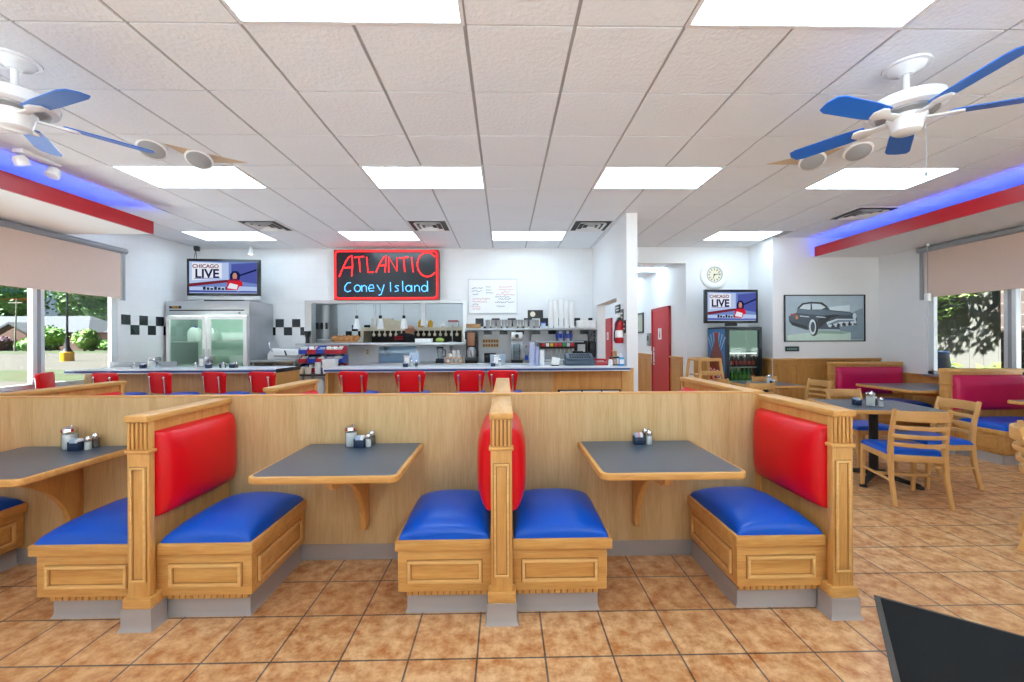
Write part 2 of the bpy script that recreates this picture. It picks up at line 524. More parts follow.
# partition between the kitchen and the corridor, with a doorway
w = MB()
w.box(1.67, 1.82, 5.59, 6.10, 0, 3.2); w.box(1.67, 1.82, 7.40, 15.6, 0, 3.2); w.box(1.67, 1.82, 6.10, 7.40, 2.05, 3.2)
struct(w.build('wall_kitchen_side', WHITE, smooth=False))
struct(B(1.645, 1.84, 6.10, 7.40, 2.035, 2.05).build('trim_doorway', WHITE))
struct(B(3.40, 3.54, 7.79, 15.6, 0, 3.2).build('wall_corridor_right', WHITE, smooth=False))
struct(B(1.67, 3.54, 15.6, 15.74, 0, 3.2).build('wall_corridor_end', WHITE, smooth=False))
struct(B(1.82, 3.40, 7.79, 15.6, 2.95, 3.05).build('ceiling_corridor', CEILM, smooth=False))
# kitchen room
w = MB()
w.box(-5.85, 1.67, 10.3, 10.44, 0, 3.2); w.box(-5.85, -5.71, YB + 0.14, 10.3, 0, 3.2)
struct(w.build('wall_kitchen', WTILE_X, smooth=False))
struct(B(-5.71, 1.67, YB + 0.14, 10.3, 2.9, 3.0).build('ceiling_kitchen', CEILM, smooth=False))
# left wall, right wall, wall behind the photographer
WL0, WL1 = -1.4, 6.17
w = MB()
w.box(XL - 0.15, XL, WL1, YB + 0.14, 0, 3.2); w.box(XL - 0.15, XL, YF, WL0, 0, 3.2)
w.box(XL - 0.15, XL, WL0, WL1, 0, 0.86); w.box(XL - 0.15, XL, WL0, WL1, 2.80, 3.2)
struct(w.build('wall_left', WTILE_Y, smooth=False))
WR0, WR1 = -1.4, 6.15
w = MB()
w.box(XR, XR + 0.15, WR1, 7.0, 0, 3.2); w.box(XR, XR + 0.15, YF, WR0, 0, 3.2)
w.box(XR, XR + 0.15, WR0, WR1, 0, 0.88); w.box(XR, XR + 0.15, WR0, WR1, 2.80, 3.2)
struct(w.build('wall_right', WHITE, smooth=False))
w = MB()
w.box(XL - 0.15, XR + 0.15, YF - 0.15, YF, 0, 0.3); w.box(XL - 0.15, XR + 0.15, YF - 0.15, YF, 2.85, 3.2)
w.box(XL - 0.15, XL + 0.3, YF - 0.15, YF, 0.3, 2.85); w.box(XR - 0.3, XR + 0.15, YF - 0.15, YF, 0.3, 2.85)
struct(w.build('wall_front', WHITE, smooth=False))
struct(MB().box(-8.2, XR + 0.15, -5.2, YF - 0.15, 3.3, 3.42).build('trim_14', WHITE, smooth=False))  # unseen awning added to block direct sun at the rear window
struct(MB().box(-8.2, XL - 0.15, YF - 0.2, 8.0, 3.3, 3.42).build('trim_13', WHITE, smooth=False))  # unseen overhang added to keep direct sun out of the left window

# soffits with red fascias, LED coves above them
LED = emit('blue LED strip', '3c5cff', 20.0)
s_ = MB(); s_.box(XL, -4.55, YF, 5.39, 2.81, 2.83)
struct(s_.build('ceiling_soffit_left', WHITE, smooth=False))
s_ = MB(); s_.box(5.28, XR, YF, 6.95, 2.81, 2.83)
struct(s_.build('ceiling_soffit_right', WHITE, smooth=False))
f_ = MB(); f_.box(-4.55, -4.52, YF, 5.39, 2.81, 2.972); f_.box(XL, -4.55, 5.375, 5.39, 2.83, 2.972)
struct(f_.build('trim_1', REDP, smooth=False))
f_ = MB(); f_.box(5.25, 5.28, YF, 6.87, 2.81, 2.972)
struct(f_.build('trim_2', REDP, smooth=False))
struct(B(-4.62, -4.59, YF + 0.1, 5.3, 2.85, 2.868).build('trim_3', LED))
struct(B(5.32, 5.35, YF + 0.1, 6.85, 2.85, 2.868).build('trim_4', LED))

# windows
def window(n, x, y0, y1, z0, z1, step, sgn):
    r = thing('window_%d' % n, 'tall aluminium window in the %s wall' % ('left' if sgn < 0 else 'right'), 'window')
    r['kind'] = 'structure'
    xo = x + sgn * 0.04
    fr = MB()
    fr.box(xo - 0.028, xo + 0.028, y0, y1, z0, z0 + 0.05); fr.box(xo - 0.028, xo + 0.028, y0, y1, z1 - 0.05, z1)
    fr.box(xo - 0.028, xo + 0.028, y1 - 0.085, y1, z0, z1); fr.box(xo - 0.028, xo + 0.028, y0, y0 + 0.06, z0, z1)
    fr.build('window_frame', ALU, r, smooth=False)
    y = y1 - 0.085; i = 0
    while y > y0 + 0.1:
        yb = max(y0 + 0.06, y - step)
        B(xo - 0.004, xo + 0.004, yb, y, z0 + 0.05, z1 - 0.05).build('window_pane', CLEAR, r, smooth=False)
        if yb > y0 + 0.1:
            m_ = MB(); m_.box(xo - 0.035, xo + 0.035, yb - 0.13, yb, z0, z1, 0.006)
            m_.build('mullion', ALU, r)
            B(xo - 0.0362, xo + 0.0362, yb - 0.085, yb - 0.045, z0, z1).build('mullion_groove', GREYM, r, smooth=False)
        y = yb - 0.13
    B(min(x - sgn * 0.10, xo), max(x - sgn * 0.10, xo), y0, y1, z0 - 0.03, z0, 0.004).build('window_sill', STEELM, r)
    return r
window(1, XL, WL0, WL1, 0.86, 2.80, 0.875, -1)
window(2, XR, WR0, WR1, 0.88, 2.80, 0.87, 1)

r = thing('window_3', 'wide unseen storefront window added behind the viewpoint for ceiling light', 'window'); r['kind'] = 'structure'  # out-of-view window put in so daylight bounces up to the ceiling
for i in range(7):
    a = XL + 0.3 + i * (XR - XL - 0.6) / 7; b = a + (XR - XL - 0.6) / 7
    B(a + 0.03, b - 0.03, YF - 0.08, YF - 0.072, 0.36, 2.79).build('window_pane', CLEAR, r, smooth=False)
    f = MB(); f.box(a, a + 0.03, YF - 0.12, YF - 0.03, 0.3, 2.85); f.box(b - 0.03, b, YF - 0.12, YF - 0.03, 0.3, 2.85); f.box(a + 0.03, b - 0.03, YF - 0.12, YF - 0.03, 0.3, 0.36); f.box(a + 0.03, b - 0.03, YF - 0.12, YF - 0.03, 2.79, 2.85)
    f.build('window_frame', ALU, r, smooth=False)

# wainscot
def wainscot_x(n, x0, x1, y, z1=1.075, step=0.45, depth=0.02):
    r = thing('trim_%d' % n, 'oak wainscot panelling below a wooden cap rail', 'wainscot'); r['kind'] = 'structure'
    B(x0, x1, y - depth, y - 0.001, 0.10, z1 - 0.03).build('wainscot_panel', HONEY_V, r, smooth=False)
    B(x0, x1, y - depth - 0.025, y - 0.001, z1 - 0.03, z1, 0.004).build('cap_rail', OAK_X, r)
    B(x0, x1, y - depth - 0.006, y - 0.001, 0.0, 0.10).build('vinyl_base', VINYLB, r, smooth=False)
    k = max(1, round((x1 - x0) / step)); d = (x1 - x0) / k
    for i in range(k):
        a, b = x0 + i * d + 0.05, x0 + (i + 1) * d - 0.05
        m_ = MB(); yy = y - depth
        m_.box(a, b, yy - 0.01, yy, z1 - 0.13, z1 - 0.105); m_.box(a, b, yy - 0.01, yy, 0.2, 0.225)
        m_.box(a, a + 0.025, yy - 0.01, yy, 0.225, z1 - 0.13); m_.box(b - 0.025, b, yy - 0.01, yy, 0.225, z1 - 0.13)
        m_.build('panel_moulding', HONEY_V, r, smooth=False)
    return r
def wainscot_y(n, y0, y1, x, sgn, z1=1.075, step=0.45, depth=0.02):
    r = wainscot_x(n, y0, y1, 0, z1, step, depth)
    # local (x, y) -> world (x, y): run along Y, facing sgn
    if sgn < 0:
        r.rotation_euler = (0, 0, -PI / 2); r.location = (x, y0 + y1, 0)
    else:
        r.rotation_euler = (0, 0, PI / 2); r.location = (x, 0, 0)
    return r
wainscot_x(5, 4.58, XR, 6.95, 1.085)
wainscot_x(6, 3.54, 4.58, 7.65, 1.085)
wainscot_y(7, 6.97, 7.63, 4.58, -1, 1.085)
wainscot_y(8, 7.8, 8.34, 3.40, -1, 1.085)
wainscot_y(9, 9.36, 12.85, 3.40, -1, 1.085)
wainscot_y(10, 4.0, 6.92, XR, -1, 0.87)

# red doors in the corridor
def corridor_door(n, y0, y1):
    r = thing('door_%d' % n, 'red flush door in the corridor wall with a small white sign', 'door'); r['kind'] = 'structure'
    B(3.365, 3.40, y0, y1, 0.01, 2.06).build('door_leaf', REDD, r, smooth=False)
    f = MB(); f.box(3.35, 3.40, y0 - 0.05, y0, 0, 2.11); f.box(3.35, 3.40, y1, y1 + 0.05, 0, 2.11); f.box(3.35, 3.40, y0 - 0.05, y1 + 0.05, 2.06, 2.11)
    f.build('door_frame', REDP, r, smooth=False)
    ym = (y0 + y1) / 2
    sg = B(3.355, 3.365, ym - 0.09, ym + 0.09, 1.42, 1.66).build('door_sign', PAPER, r, smooth=False)
    sk = MB(); sk.lathe([(0, -0.002), (0.016, -0.002), (0.016, 0.002), (0, 0.002)], (3.353, ym, 1.62), 10, Matrix.Rotation(PI / 2, 4, 'Y'))
    sk.prism([(ym - 0.03, 1.50), (ym + 0.03, 1.50), (ym + 0.012, 1.60), (ym - 0.012, 1.60)], 'x', 3.351, 3.355)
    sk.box(3.351, 3.355, ym - 0.014, ym - 0.004, 1.45, 1.5); sk.box(3.351, 3.355, ym + 0.004, ym + 0.014, 1.45, 1.5)
    sk.build('door_sign_figure', REDP, r)
    h = MB(); h.tube([(3.36, y1 - 0.09, 0.9), (3.31, y1 - 0.09, 0.9), (3.31, y1 - 0.09, 1.15), (3.36, y1 - 0.09, 1.15)], 0.011)
    h.box(3.358, 3.367, y1 - 0.13, y1 - 0.05, 0.85, 1.25)
    h.build('door_handle', CHROME, r)
    return r
corridor_door(1, 8.40, 9.30)
corridor_door(2, 12.95, 13.80)

# checker tiles around the kitchen walls
ck = MB()
T = 0.152
def ck_x(x0, x1, y, z0, sgn=-1, skip=None):
    i = 0; x = x0
    while x < x1 - 0.05:
        for row in (0, 1):
            if (i + row) % 2 == 0:
                ck.box(x, min(x + T, x1), y - 0.004, y, z0 + row * T, z0 + (row + 1) * T)
        x += T; i += 1
ck_x(-4.42, PX0 - 0.12, YB, 1.53)
ck_x(-0.70, 1.66, YB, 1.53)
i = 0; y = 7.74 - T
while y > 6.2:
    for row in (0, 1):
        if (i + row) % 2 == 0:
            ck.box(XL, XL + 0.004, y, y + T, 1.53 + row * T, 1.53 + (row + 1) * T)
    y -= T; i += 1
struct(ck.build('trim_11', BTILE, smooth=False))
ck = MB()
ck_x(-3.95, -2.55, 10.3, 1.512)
struct(ck.build('trim_12', BTILE, smooth=False))

# ------------------------------------------------------------------ ceiling fittings
DIFF = emit('troffer diffuser', 'd3eeff', TROFFER)
def troffer(k, y, label, z=CE):
    x0, x1, y0, y1 = GX + k * G, GX + (k + 2) * G, y, y + G
    if k == 6 and y > 6: x1 -= 0.16   # cut short by the wall corner
    t = thing('ceiling_light', label, 'ceiling light', ((x0 + x1) / 2, (y0 + y1) / 2, z), 0, 'recessed ceiling light panels')
    a, b = (x1 - x0) / 2, (y1 - y0) / 2
    f = MB(); e = 0.022
    f.box(-a, a, -b, -b + e, -0.004, 0.03); f.box(-a, a, b - e, b, -0.004, 0.03); f.box(-a, -a + e, -b + e, b - e, -0.004, 0.03); f.box(a - e, a, -b + e, b - e, -0.004, 0.03)
    f.build('frame', WHITE, t, smooth=False)
    B(-a + e, a - e, -b + e, b - e, 0.0, 0.006).build('diffuser', DIFF, t, smooth=False)
    return t
LL = ['long light panel overhead, left of the pair cut off by the top edge', 'long light panel overhead, right of the pair cut off by the top edge',
      'light panel beside the beige ceiling speakers on the left', 'light panel in the middle row, between the left fan and the ceiling centre',
      'light panel in the middle row, just right of the ceiling centre', 'light panel behind the pull chain of the right fan',
      'far light panel near the left corner television', 'far light panel in front of the neon sign',
      'far light panel in front of the whiteboard wall', 'far light panel in front of the wall clock']
for i, (k, y) in enumerate(LIGHTS):
    troffer(k, y, LL[i] if i < len(LL) else 'light panel over the seats behind the viewpoint')
troffer(4.2, 8.55, 'light panel in the corridor ceiling beyond the white pillar', 2.935)
troffer(4.2, 13.9, 'added light panel at the far end of the corridor ceiling', 2.935)  # extra lamp put in to brighten the far corridor wall
troffer(4.2, 10.1, 'added light panel in the corridor ceiling outside the red door', 2.935)  # extra lamp put in to brighten the corridor near the door
troffer(4.2, 11.9, 'added light panel deep in the corridor ceiling', 2.935)  # extra lamp put in out of view to brighten the corridor
t = troffer(-6.2, 8.9, 'light panel in the kitchen ceiling, left', 2.89)
t = troffer(-2.2, 8.9, 'light panel in the kitchen ceiling, right', 2.89)

def vent(k, j, label):
    x, y = GX + (k + 0.5) * G, GY + (j + 0.5) * G
    t = thing('ceiling_vent', label, 'air vent', (x, y, CE), 0, 'square ceiling air vents')
    B(-0.29, 0.29, -0.29, 0.29, 0.0, 0.006).build('backing', BLACKM, t, smooth=False)
    f = MB()
    f.box(-0.30, 0.30, -0.30, -0.27, -0.006, 0.006); f.box(-0.30, 0.30, 0.27, 0.30, -0.006, 0.006); f.box(-0.30, -0.27, -0.27, 0.27, -0.006, 0.006); f.box(0.27, 0.30, -0.27, 0.27, -0.006, 0.006)
    f.build('frame', WHITE, t, smooth=False)
    for r in (0.20, 0.13, 0.06):
        l = MB()
        for a in range(4):
            v = [(-r, -r, -0.02), (r, -r, -0.02), (r - 0.022, -r + 0.022, 0.004), (-r + 0.022, -r + 0.022, 0.004)]
            vs = [Matrix.Rotation(a * PI / 2, 4, 'Z') @ Vector(p) for p in v]
            l.quad(vs); l.quad([p + Vector((0, 0, -0.003)) for p in vs[::-1]])
        l.build('louvre', WHITE, t, smooth=False)
    return t
for (k, j), lb in zip(VENTS, ['square air vent near the left end of the counter, above the fridge', 'square air vent in front of the neon sign',
                              'square air vent beside the top of the white pillar', 'square air vent beside the right blue cove light']):
    vent(k, j, lb)

GRILLE = mat('speaker grille', 'a2a3a5', 0.7, var=0.2, scale=300)
BEIGE = mat('beige speaker plate', 'd8c3a4', 0.7, var=0.04)
def speaker(x, y, label, plate=None):
    t = thing('ceiling_speaker', label, 'speaker', (x, y, CE), 0, 'round ceiling speakers')
    tm = Matrix.Translation((0, 0, -0.045)) @ Matrix.Rotation(math.radians(-26), 4, 'X') @ Matrix.Rotation(math.radians(-10 if x < 0 else 10), 4, 'Y')
    MB().lathe([(0.0, -0.012), (0.085, -0.012), (0.095, -0.004), (0.095, 0)], mtx=tm).build('grille', GRILLE, t)
    MB().lathe([(0.096, 0), (0.096, -0.010), (0.108, -0.006), (0.112, 0)], mtx=tm).build('rim', WHITEG, t)
    MB().lathe([(0.110, 0.0), (0.095, 0.06)], mtx=tm).build('housing', WHITEG, t)
    if plate: MB().prism(plate, 'z', -0.003, 0).build('mounting_plate', BEIGE, t, smooth=False)
speaker(-3.08, 3.66, 'round grille speaker on plain ceiling tile left of its beige twin')
speaker(-2.82, 3.86, 'round grille speaker on a beige triangular plate, left side', [(-0.14, -0.22), (-0.12, 0.17), (0.34, 0.17)])
speaker(3.20, 3.66, 'round grille speaker on plain ceiling tile beside the right fan')
speaker(2.93, 3.86, 'round grille speaker on a beige triangular plate, right side', [(0.14, -0.22), (0.12, 0.17), (-0.34, 0.17)])

def fan(x, y, label, ang, chain):
    t = thing('ceiling_fan', label, 'ceiling fan', (x, y, CE), 0, 'ceiling fans with blue blades')
    MB().lathe([(0.0, -0.06), (0.035, -0.06), (0.05, -0.045), (0.085, -0.035), (0.10, -0.014), (0.118, -0.012), (0.12, 0)]).build('canopy', FANW, t)
    MB().cyl((0, 0, -0.06), (0, 0, -0.19), 0.017).build('downrod', FANW, t)
    MB().lathe([(0.02, -0.17), (0.045, -0.185), (0.06, -0.2), (0.14, -0.205), (0.185, -0.225), (0.198, -0.26), (0.19, -0.29), (0.165, -0.305), (0.10, -0.30), (0.0, -0.30)], n=40).build('motor_housing', FANW, t)
    MB().lathe([(0.155, -0.3), (0.15, -0.315), (0.10, -0.325), (0.0, -0.325)], n=32).build('vent_ring', GREYM, t)
    MB().lathe([(0.0, -0.43), (0.055, -0.43), (0.075, -0.415), (0.085, -0.36), (0.10, -0.335), (0.10, -0.325), (0.0, -0.325)], n=28).build('switch_housing', FANW, t)
    for i in range(5):
        a = ang + i * 2 * PI / 5
        R = Matrix.Rotation(a, 4, 'Z')
        tilt = Matrix.Translation((0, 0, -0.335)) @ Matrix.Rotation(0.2, 4, 'X')
        pl = [(0.20, -0.055), (0.32, -0.066), (0.60, -0.07), (0.645, -0.055), (0.66, 0), (0.645, 0.055), (0.60, 0.07), (0.32, 0.066), (0.20, 0.055)]
        b = MB().prism(pl, 'z', 0.0, 0.006).xf(R @ tilt).build('blade', FANB, t)
        MB().prism([(0.08, -0.03), (0.17, -0.022), (0.22, -0.05), (0.26, -0.045), (0.285, 0), (0.26, 0.045), (0.22, 0.05), (0.17, 0.022), (0.08, 0.03)], 'z', -0.012, 0.0, 0.003).xf(R @ tilt).build('blade_iron', FANW, b)
    if chain:
        c = MB(); c.tube([(0.05, -0.07, -0.40), (0.052, -0.072, -0.5), (0.052, -0.072, -0.70)], 0.0022, 6)
        c.lathe([(0, -0.03), (0.007, -0.025), (0.009, -0.012), (0.004, 0), (0, 0)], (0.052, -0.072, -0.70), 10)
        c.build('pull_chain', GREYM, t)
    return t
fan(-2.99, 2.57, 'white ceiling fan with blue blades over the left booths', math.radians(52), False)
fan(2.56, 2.57, 'white ceiling fan with blue blades and a pull chain on the right', math.radians(-22), True)

def emergency(x, y, label):
    t = thing('emergency_light', label, 'emergency light', (x, y, CE))
    B(-0.05, 0.05, -0.16, 0.16, -0.035, 0, 0.006).build('base', WHITEG, t)
    for s, a in ((-1, 0.5), (1, -0.4)):
        h = MB().lathe([(0.0, 0.03), (0.04, 0.03), (0.052, 0.0), (0.055, -0.055), (0.0, -0.055)], (0, 0, 0), 16, Matrix.Translation((0, s * 0.14, -0.085)) @ Matrix.Rotation(a, 4, 'X'))
        hh = h.build('lamp_head', WHITEG, t)
        MB().lathe([(0, -0.002), (0.045, -0.002), (0.045, 0.001), (0, 0.001)], (0, 0, 0), 16, Matrix.Translation((0, s * 0.14, -0.085)) @ Matrix.Rotation(a, 4, 'X') @ Matrix.Translation((0, 0, -0.056))).build('lens', mat('clear lens', 'd5d9e0', 0.15, var=0.3, scale=90), hh)
    return t
emergency(-4.33, 3.90, 'white twin-head emergency light beside the left blue cove')
t = thing('spot_lamp', 'small white spot lamp at the ceiling edge right of the corner television', 'spot lamp', (-4.6, 7.55, CE))
MB().cyl((0, 0, 0), (0, 0, -0.05), 0.02).build('stem', WHITEG, t)
MB().lathe([(0, -0.15), (0.045, -0.15), (0.05, -0.12), (0.03, -0.05), (0, -0.05)], n=16).build('lamp_head', WHITEG, t)
MB().lathe([(0, -0.152), (0.035, -0.152), (0.035, -0.149), (0, -0.149)], n=12).build('bulb', emit('spot bulb', 'fff6e0', 6), t)

# ------------------------------------------------------------------ shades
def shade(name_label, x, sgn, y0, y1, zb, zt=2.78):
    t = thing('roller_shade', name_label, 'window shade', (x, (y0 + y1) / 2, zt))
    L = (y1 - y0) / 2; d = -sgn
    MB().cyl((0, -L, 0), (0, L, 0), 0.042, n=20).build('headbox', GREYM, t)
    B(-0.004, 0.004, -L + 0.03, L - 0.09, zb - zt, 0).build('shade_cloth', SHADE, t, smooth=False)
    MB().box(-0.009, 0.009, -L + 0.03, L - 0.09, zb - zt - 0.02, zb - zt, 0.004).build('hem_bar', SHADE, t)
    B(-0.02, 0.02, L - 0.075, L - 0.03, zb - zt - 0.05, 0).build('side_channel', GREYM, t, smooth=False)
    return t
shade('beige roller shade half lowered over the left window', XL + 0.055, -1, -1.2, 6.24, 2.085, 2.766)
shade('beige roller shade half lowered over the right window', XR - 0.055, 1, -1.2, 6.22, 2.05, 2.76)
t = thing('shade_crank', 'hanging rod with a white pull handle beside the right window', 'pull handle', (XR - 0.23, 5.92, 2.80))
MB().box(-0.02, 0.02, -0.02, 0.02, -0.03, 0.01, 0.004).build('bracket', WHITEG, t)
MB().tube([(0, 0, 0), (0, 0, -0.72)], 0.007, 8).build('rod', GREYM, t)
MB().box(-0.03, 0.03, -0.03, 0.03, -0.84, -0.72, 0.012).build('handle', WHITEG, t)

# ================================================================== BOOTHS
def frame_moulding(a0, a1, z0, z1, y, w=0.012, d=0.007):
    m = MB()
    m.box(a0, a1, y - d, y, z1 - w, z1, 0.002); m.box(a0, a1, y - d, y, z0, z0 + w, 0.002)
    m.box(a0, a0 + w, y - d, y, z0 + w, z1 - w, 0.002); m.box(a1 - w, a1, y - d, y, z0 + w, z1 - w, 0.002)
    return m

def shade_lines(a0, a1, z0, z1, y, w=0.012, e=0.005):
    # crease shade painted as thin dark lines on both sides of a moulding
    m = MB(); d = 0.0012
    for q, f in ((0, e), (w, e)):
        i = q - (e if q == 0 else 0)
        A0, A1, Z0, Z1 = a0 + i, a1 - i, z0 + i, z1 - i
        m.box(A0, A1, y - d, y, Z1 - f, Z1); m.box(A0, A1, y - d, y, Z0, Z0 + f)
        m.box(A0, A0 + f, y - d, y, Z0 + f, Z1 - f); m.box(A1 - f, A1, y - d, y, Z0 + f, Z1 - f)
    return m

def kick(m, x0, x1, y0, y1, z1, fl=0.012):
    # cove base with a flared toe
    t = bmesh.new()
    vs = []
    for f, z in ((fl, 0.0), (fl * 0.55, 0.008), (0.0, 0.022), (0.0, z1)):
        vs.append([t.verts.new(p) for p in ((x0 - f, y0 - f, z), (x1 + f, y0 - f, z), (x1 + f, y1, z), (x0 - f, y1, z))])
    for A, C in zip(vs[:-1], vs[1:]):
        for i in range(4):
            j = (i + 1) % 4
            t.faces.new((A[i], A[j], C[j], C[i]))
    t.faces.new(vs[0][::-1]); t.faces.new(vs[-1])
    bmesh.ops.recalc_face_normals(t, faces=t.faces[:])
    m._join(t)
    return m

def booth(label, x, y, sides, group, rz=0.0, L=0.64, h=1.056, seats=None, back=None, fluted=True, wood=None):
    """x runs across the divider, y from the wall (0) out to the post (-L)"""
    back = back or RED_V
    t = thing('booth_bench', label, 'booth bench', (x, y, 0), rz, group)
    yp = -L
    B(-0.036, 0.036, yp + 0.045, -0.009, 0.0, h - 0.033).build('divider_panel', OAK_V, t, smooth=False)
    p = MB(); p.box(-0.0535, 0.0535, yp + 0.015, yp + 0.05, 0.10, h - 0.033, 0.003)
    if fluted:
        for i in range(5):
            c = -0.0405 + i * 0.02025
            p.box(c - 0.006, c + 0.006, yp + 0.006, yp + 0.016, h - 0.168, h - 0.036, 0.003)
    post = p.build('post', OAK_V, t)
    MB().box(-0.062, 0.062, yp + 0.004, yp + 0.056, h - 0.19, h - 0.171, 0.005).build('collar', OAK_X, t)
    frame_moulding(-0.038, 0.038, 0.23, h - 0.258, yp + 0.015, 0.011, 0.009).build('panel_moulding', BEAD_LIT, post)
    shade_lines(-0.038, 0.038, 0.23, h - 0.258, yp + 0.015, 0.011, 0.004).build('moulding_shade', CREASE_SHADE, post, smooth=False)
    if fluted: B(-0.050, 0.050, yp + 0.0135, yp + 0.016, h - 0.168, h - 0.036).build('flute_shade', CREASE_SHADE, post, smooth=False)  # dark plate painting the shade between the flutes
    MB().box(-0.070, 0.070, yp + 0.002, yp + 0.09, 0.10, 0.157, 0.005).build('plinth_block', OAK_X, t)
    kick(MB(), -0.074, 0.074, yp - 0.002, yp + 0.094, 0.105).build('vinyl_base', VINYLB, t)
    MB().box(-0.060, 0.060, yp, -0.009, h - 0.033, h, 0.006).build('cap', OAK_Y, t)
    yf = yp + 0.075
    for s in sides:
        bw, xw, kw = (seats or {}).get(s, (0.575, 0.55, 0.50))
        X = lambda v: (min(s * v[0], s * v[1]), max(s * v[0], s * v[1]))
        a, b = X((0.037, xw))
        sb = MB().box(a, b, yf, -0.009, 0.125, 0.342, 0.003).build('seat_box', OAK_X, t)
        a, b = X((0.056, bw))
        MB().box(a, b, yf - 0.02, -0.009, 0.342, 0.397, 0.005).build('seat_board', OAK_X, t)
        a, b = X((0.105, xw - 0.05))
        frame_moulding(a, b, 0.172, 0.286, yf, 0.015, 0.014).build('panel_moulding', BEAD_LIT, sb)
        shade_lines(a, b, 0.172, 0.286, yf, 0.014).build('moulding_shade', CREASE_SHADE, sb, smooth=False)
        for m, nm, mm in ((frame_moulding(yf + 0.05, -0.06, 0.165, 0.295, 0, 0.015, 0.014), 'panel_moulding', BEAD_LIT), (shade_lines(yf + 0.05, -0.06, 0.165, 0.295, 0, 0.014), 'moulding_shade', CREASE_SHADE)):
          m.xf(Matrix(((0, -s, 0, s * xw), (1, 0, 0, 0), (0, 0, 1, 0), (0, 0, 0, 1))) if s > 0 else Matrix(((0, 1, 0, -xw), (1, 0, 0, 0), (0, 0, 1, 0), (0, 0, 0, 1))))
          bmesh.ops.recalc_face_normals(m.bm, faces=m.bm.faces[:])
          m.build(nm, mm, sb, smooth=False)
        k = MB(); a, b = X((0.037, kw)); k.box(a, b, yf + 0.022, -0.009, 0.095, 0.125)
        sk = k.build('skirt_board', CREASE_SHADE, sb, smooth=False); k = MB()  # board coloured dark to paint the shade between the strips
        n = 14
        for i in range(n):
            c = s * (0.06 + i * (kw - 0.07) / (n - 1))
            k.box(c - 0.0135, c + 0.0135, yf + 0.014, yf + 0.022, 0.098, 0.125, 0.002)
        k.build('skirt_strips', OAK_V, sb)
        a, b = X((0.04, kw + 0.004))
        kick(MB(), a, b, yf + 0.034, -0.009, 0.104, 0.010).build('vinyl_base', VINYLB, t)
        a, b = X((0.062, bw - 0.016))
        MB().cushion(a, b, yf - 0.008, -0.012, 0.397, 0.016, 0.088, soft=0.20).build('seat_cushion', BLUE_V, t, ang=70)
        # back cushion stands against the divider panel
        lo, hi = 0.535, h - 0.088
        mt = Matrix.Translation((s * 0.036, 0, 0)) @ (Matrix(((0, 0, 1, 0), (1, 0, 0, 0), (0, 1, 0, 0), (0, 0, 0, 1))) if s > 0 else Matrix(((0, 0, -1, 0), (-1, 0, 0, 0), (0, 1, 0, 0), (0, 0, 0, 1))))
        cm = MB().cushion(yp + 0.054, -0.012, lo, hi, 0, 0.034, 0.066, soft=0.13, mtx=mt) if s > 0 else MB().cushion(0.012, -(yp + 0.054), lo, hi, 0, 0.034, 0.066, soft=0.13, mtx=mt)
        bmesh.ops.recalc_face_normals(cm.bm, faces=cm.bm.faces[:])
        cm.build('back_cushion', back, t, ang=70)
    return t

PY = 2.695
t = thing('booth_partition', 'long waist-high oak partition behind the three booth tables', 'partition', (0, PY, 0))
B(-4.6, 1.652, 0.0, 0.05, 0.0, 1.066).build('panel', LAM_V, t, smooth=False)
MB().box(-4.6, 1.652, -0.002, 0.052, 1.062, 1.072, 0.002).build('top_edge', OAK_X, t)
m = MB(); m.box(-4.6, 1.652, -0.004, 0, 0, 0.10); m.box(-4.6, 1.652, -0.007, 0, 0, 0.012, 0.002)
m.build('vinyl_base', VINYLB, t, smooth=False)

FG = 'booth benches in front of the partition'
booth('booth bench cut off by the left edge, only its blue seat end showing', -3.63, PY, (-1, 1), FG)
booth('double booth bench with a red back, left of the gap with the left wall table', -1.818, PY, (-1, 1), FG, seats={-1: (.583, .562, .51), 1: (.533, .518, .486)})
booth('double booth bench seen end-on between the two middle tables', -0.02, PY, (-1, 1), FG, seats={-1: (.546, .535, .492), 1: (.57, .545, .50)})
booth('single booth bench at the right end of the partition, back to the chairs', 1.722, PY, (-1,), FG, seats={-1: (.527, .512, .492)})
BG = 'booth benches behind the partition'
PB = PY + 0.05
booth('booth bench behind the partition at far left, cap rail toward the windows', -3.49, PB, (-1, 1), BG, PI, 1.05, 1.068)
booth('booth bench behind the partition in front of the counter gap', -1.775, 3.14, (-1, 1), BG, PI, 0.69, 1.068)
booth('booth bench behind the partition in line with the middle double bench', -0.02, PB, (-1, 1), BG, PI, 1.10, 1.068)
booth('booth bench behind the partition in front of the wooden high chairs', 1.70, PB, (1,), BG, PI, 1.09, 1.068)

def table_top(name, t, x0, x1, y0, y1, z, r=0.05, th=0.035, corners=(1, 1, 0, 0)):
    def rr(x0, x1, y0, y1, r):
        pts = []
        for (cx, cy, a, c) in ((x0 + r, y0 + r, PI, corners[0]), (x1 - r, y0 + r, 1.5 * PI, corners[1]), (x1 - r, y1 - r, 0, corners[2]), (x0 + r, y1 - r, 0.5 * PI, corners[3])):
            if c:
                for i in range(7):
                    b = a + i * PI / 12
                    pts.append((cx + r * math.cos(b), cy + r * math.sin(b)))
            else:
                pts.append((cx + r * math.copysign(1, math.cos(a + PI / 4)), cy + r * math.copysign(1, math.sin(a + PI / 4))))
        return pts
    MB().prism(rr(x0, x1, y0, y1, r), 'z', z - th, z, 0.008).build('edge_band', OAK_X, t)
    e = 0.020
    ye = y1 - (0.001 if not corners[2] else e)
    MB().prism(rr(x0 + e, x1 - e, y0 + e, ye, max(0.01, r - e)), 'z', z - 0.002, z + 0.0012).build('tabletop', SLATE, t, smooth=False)

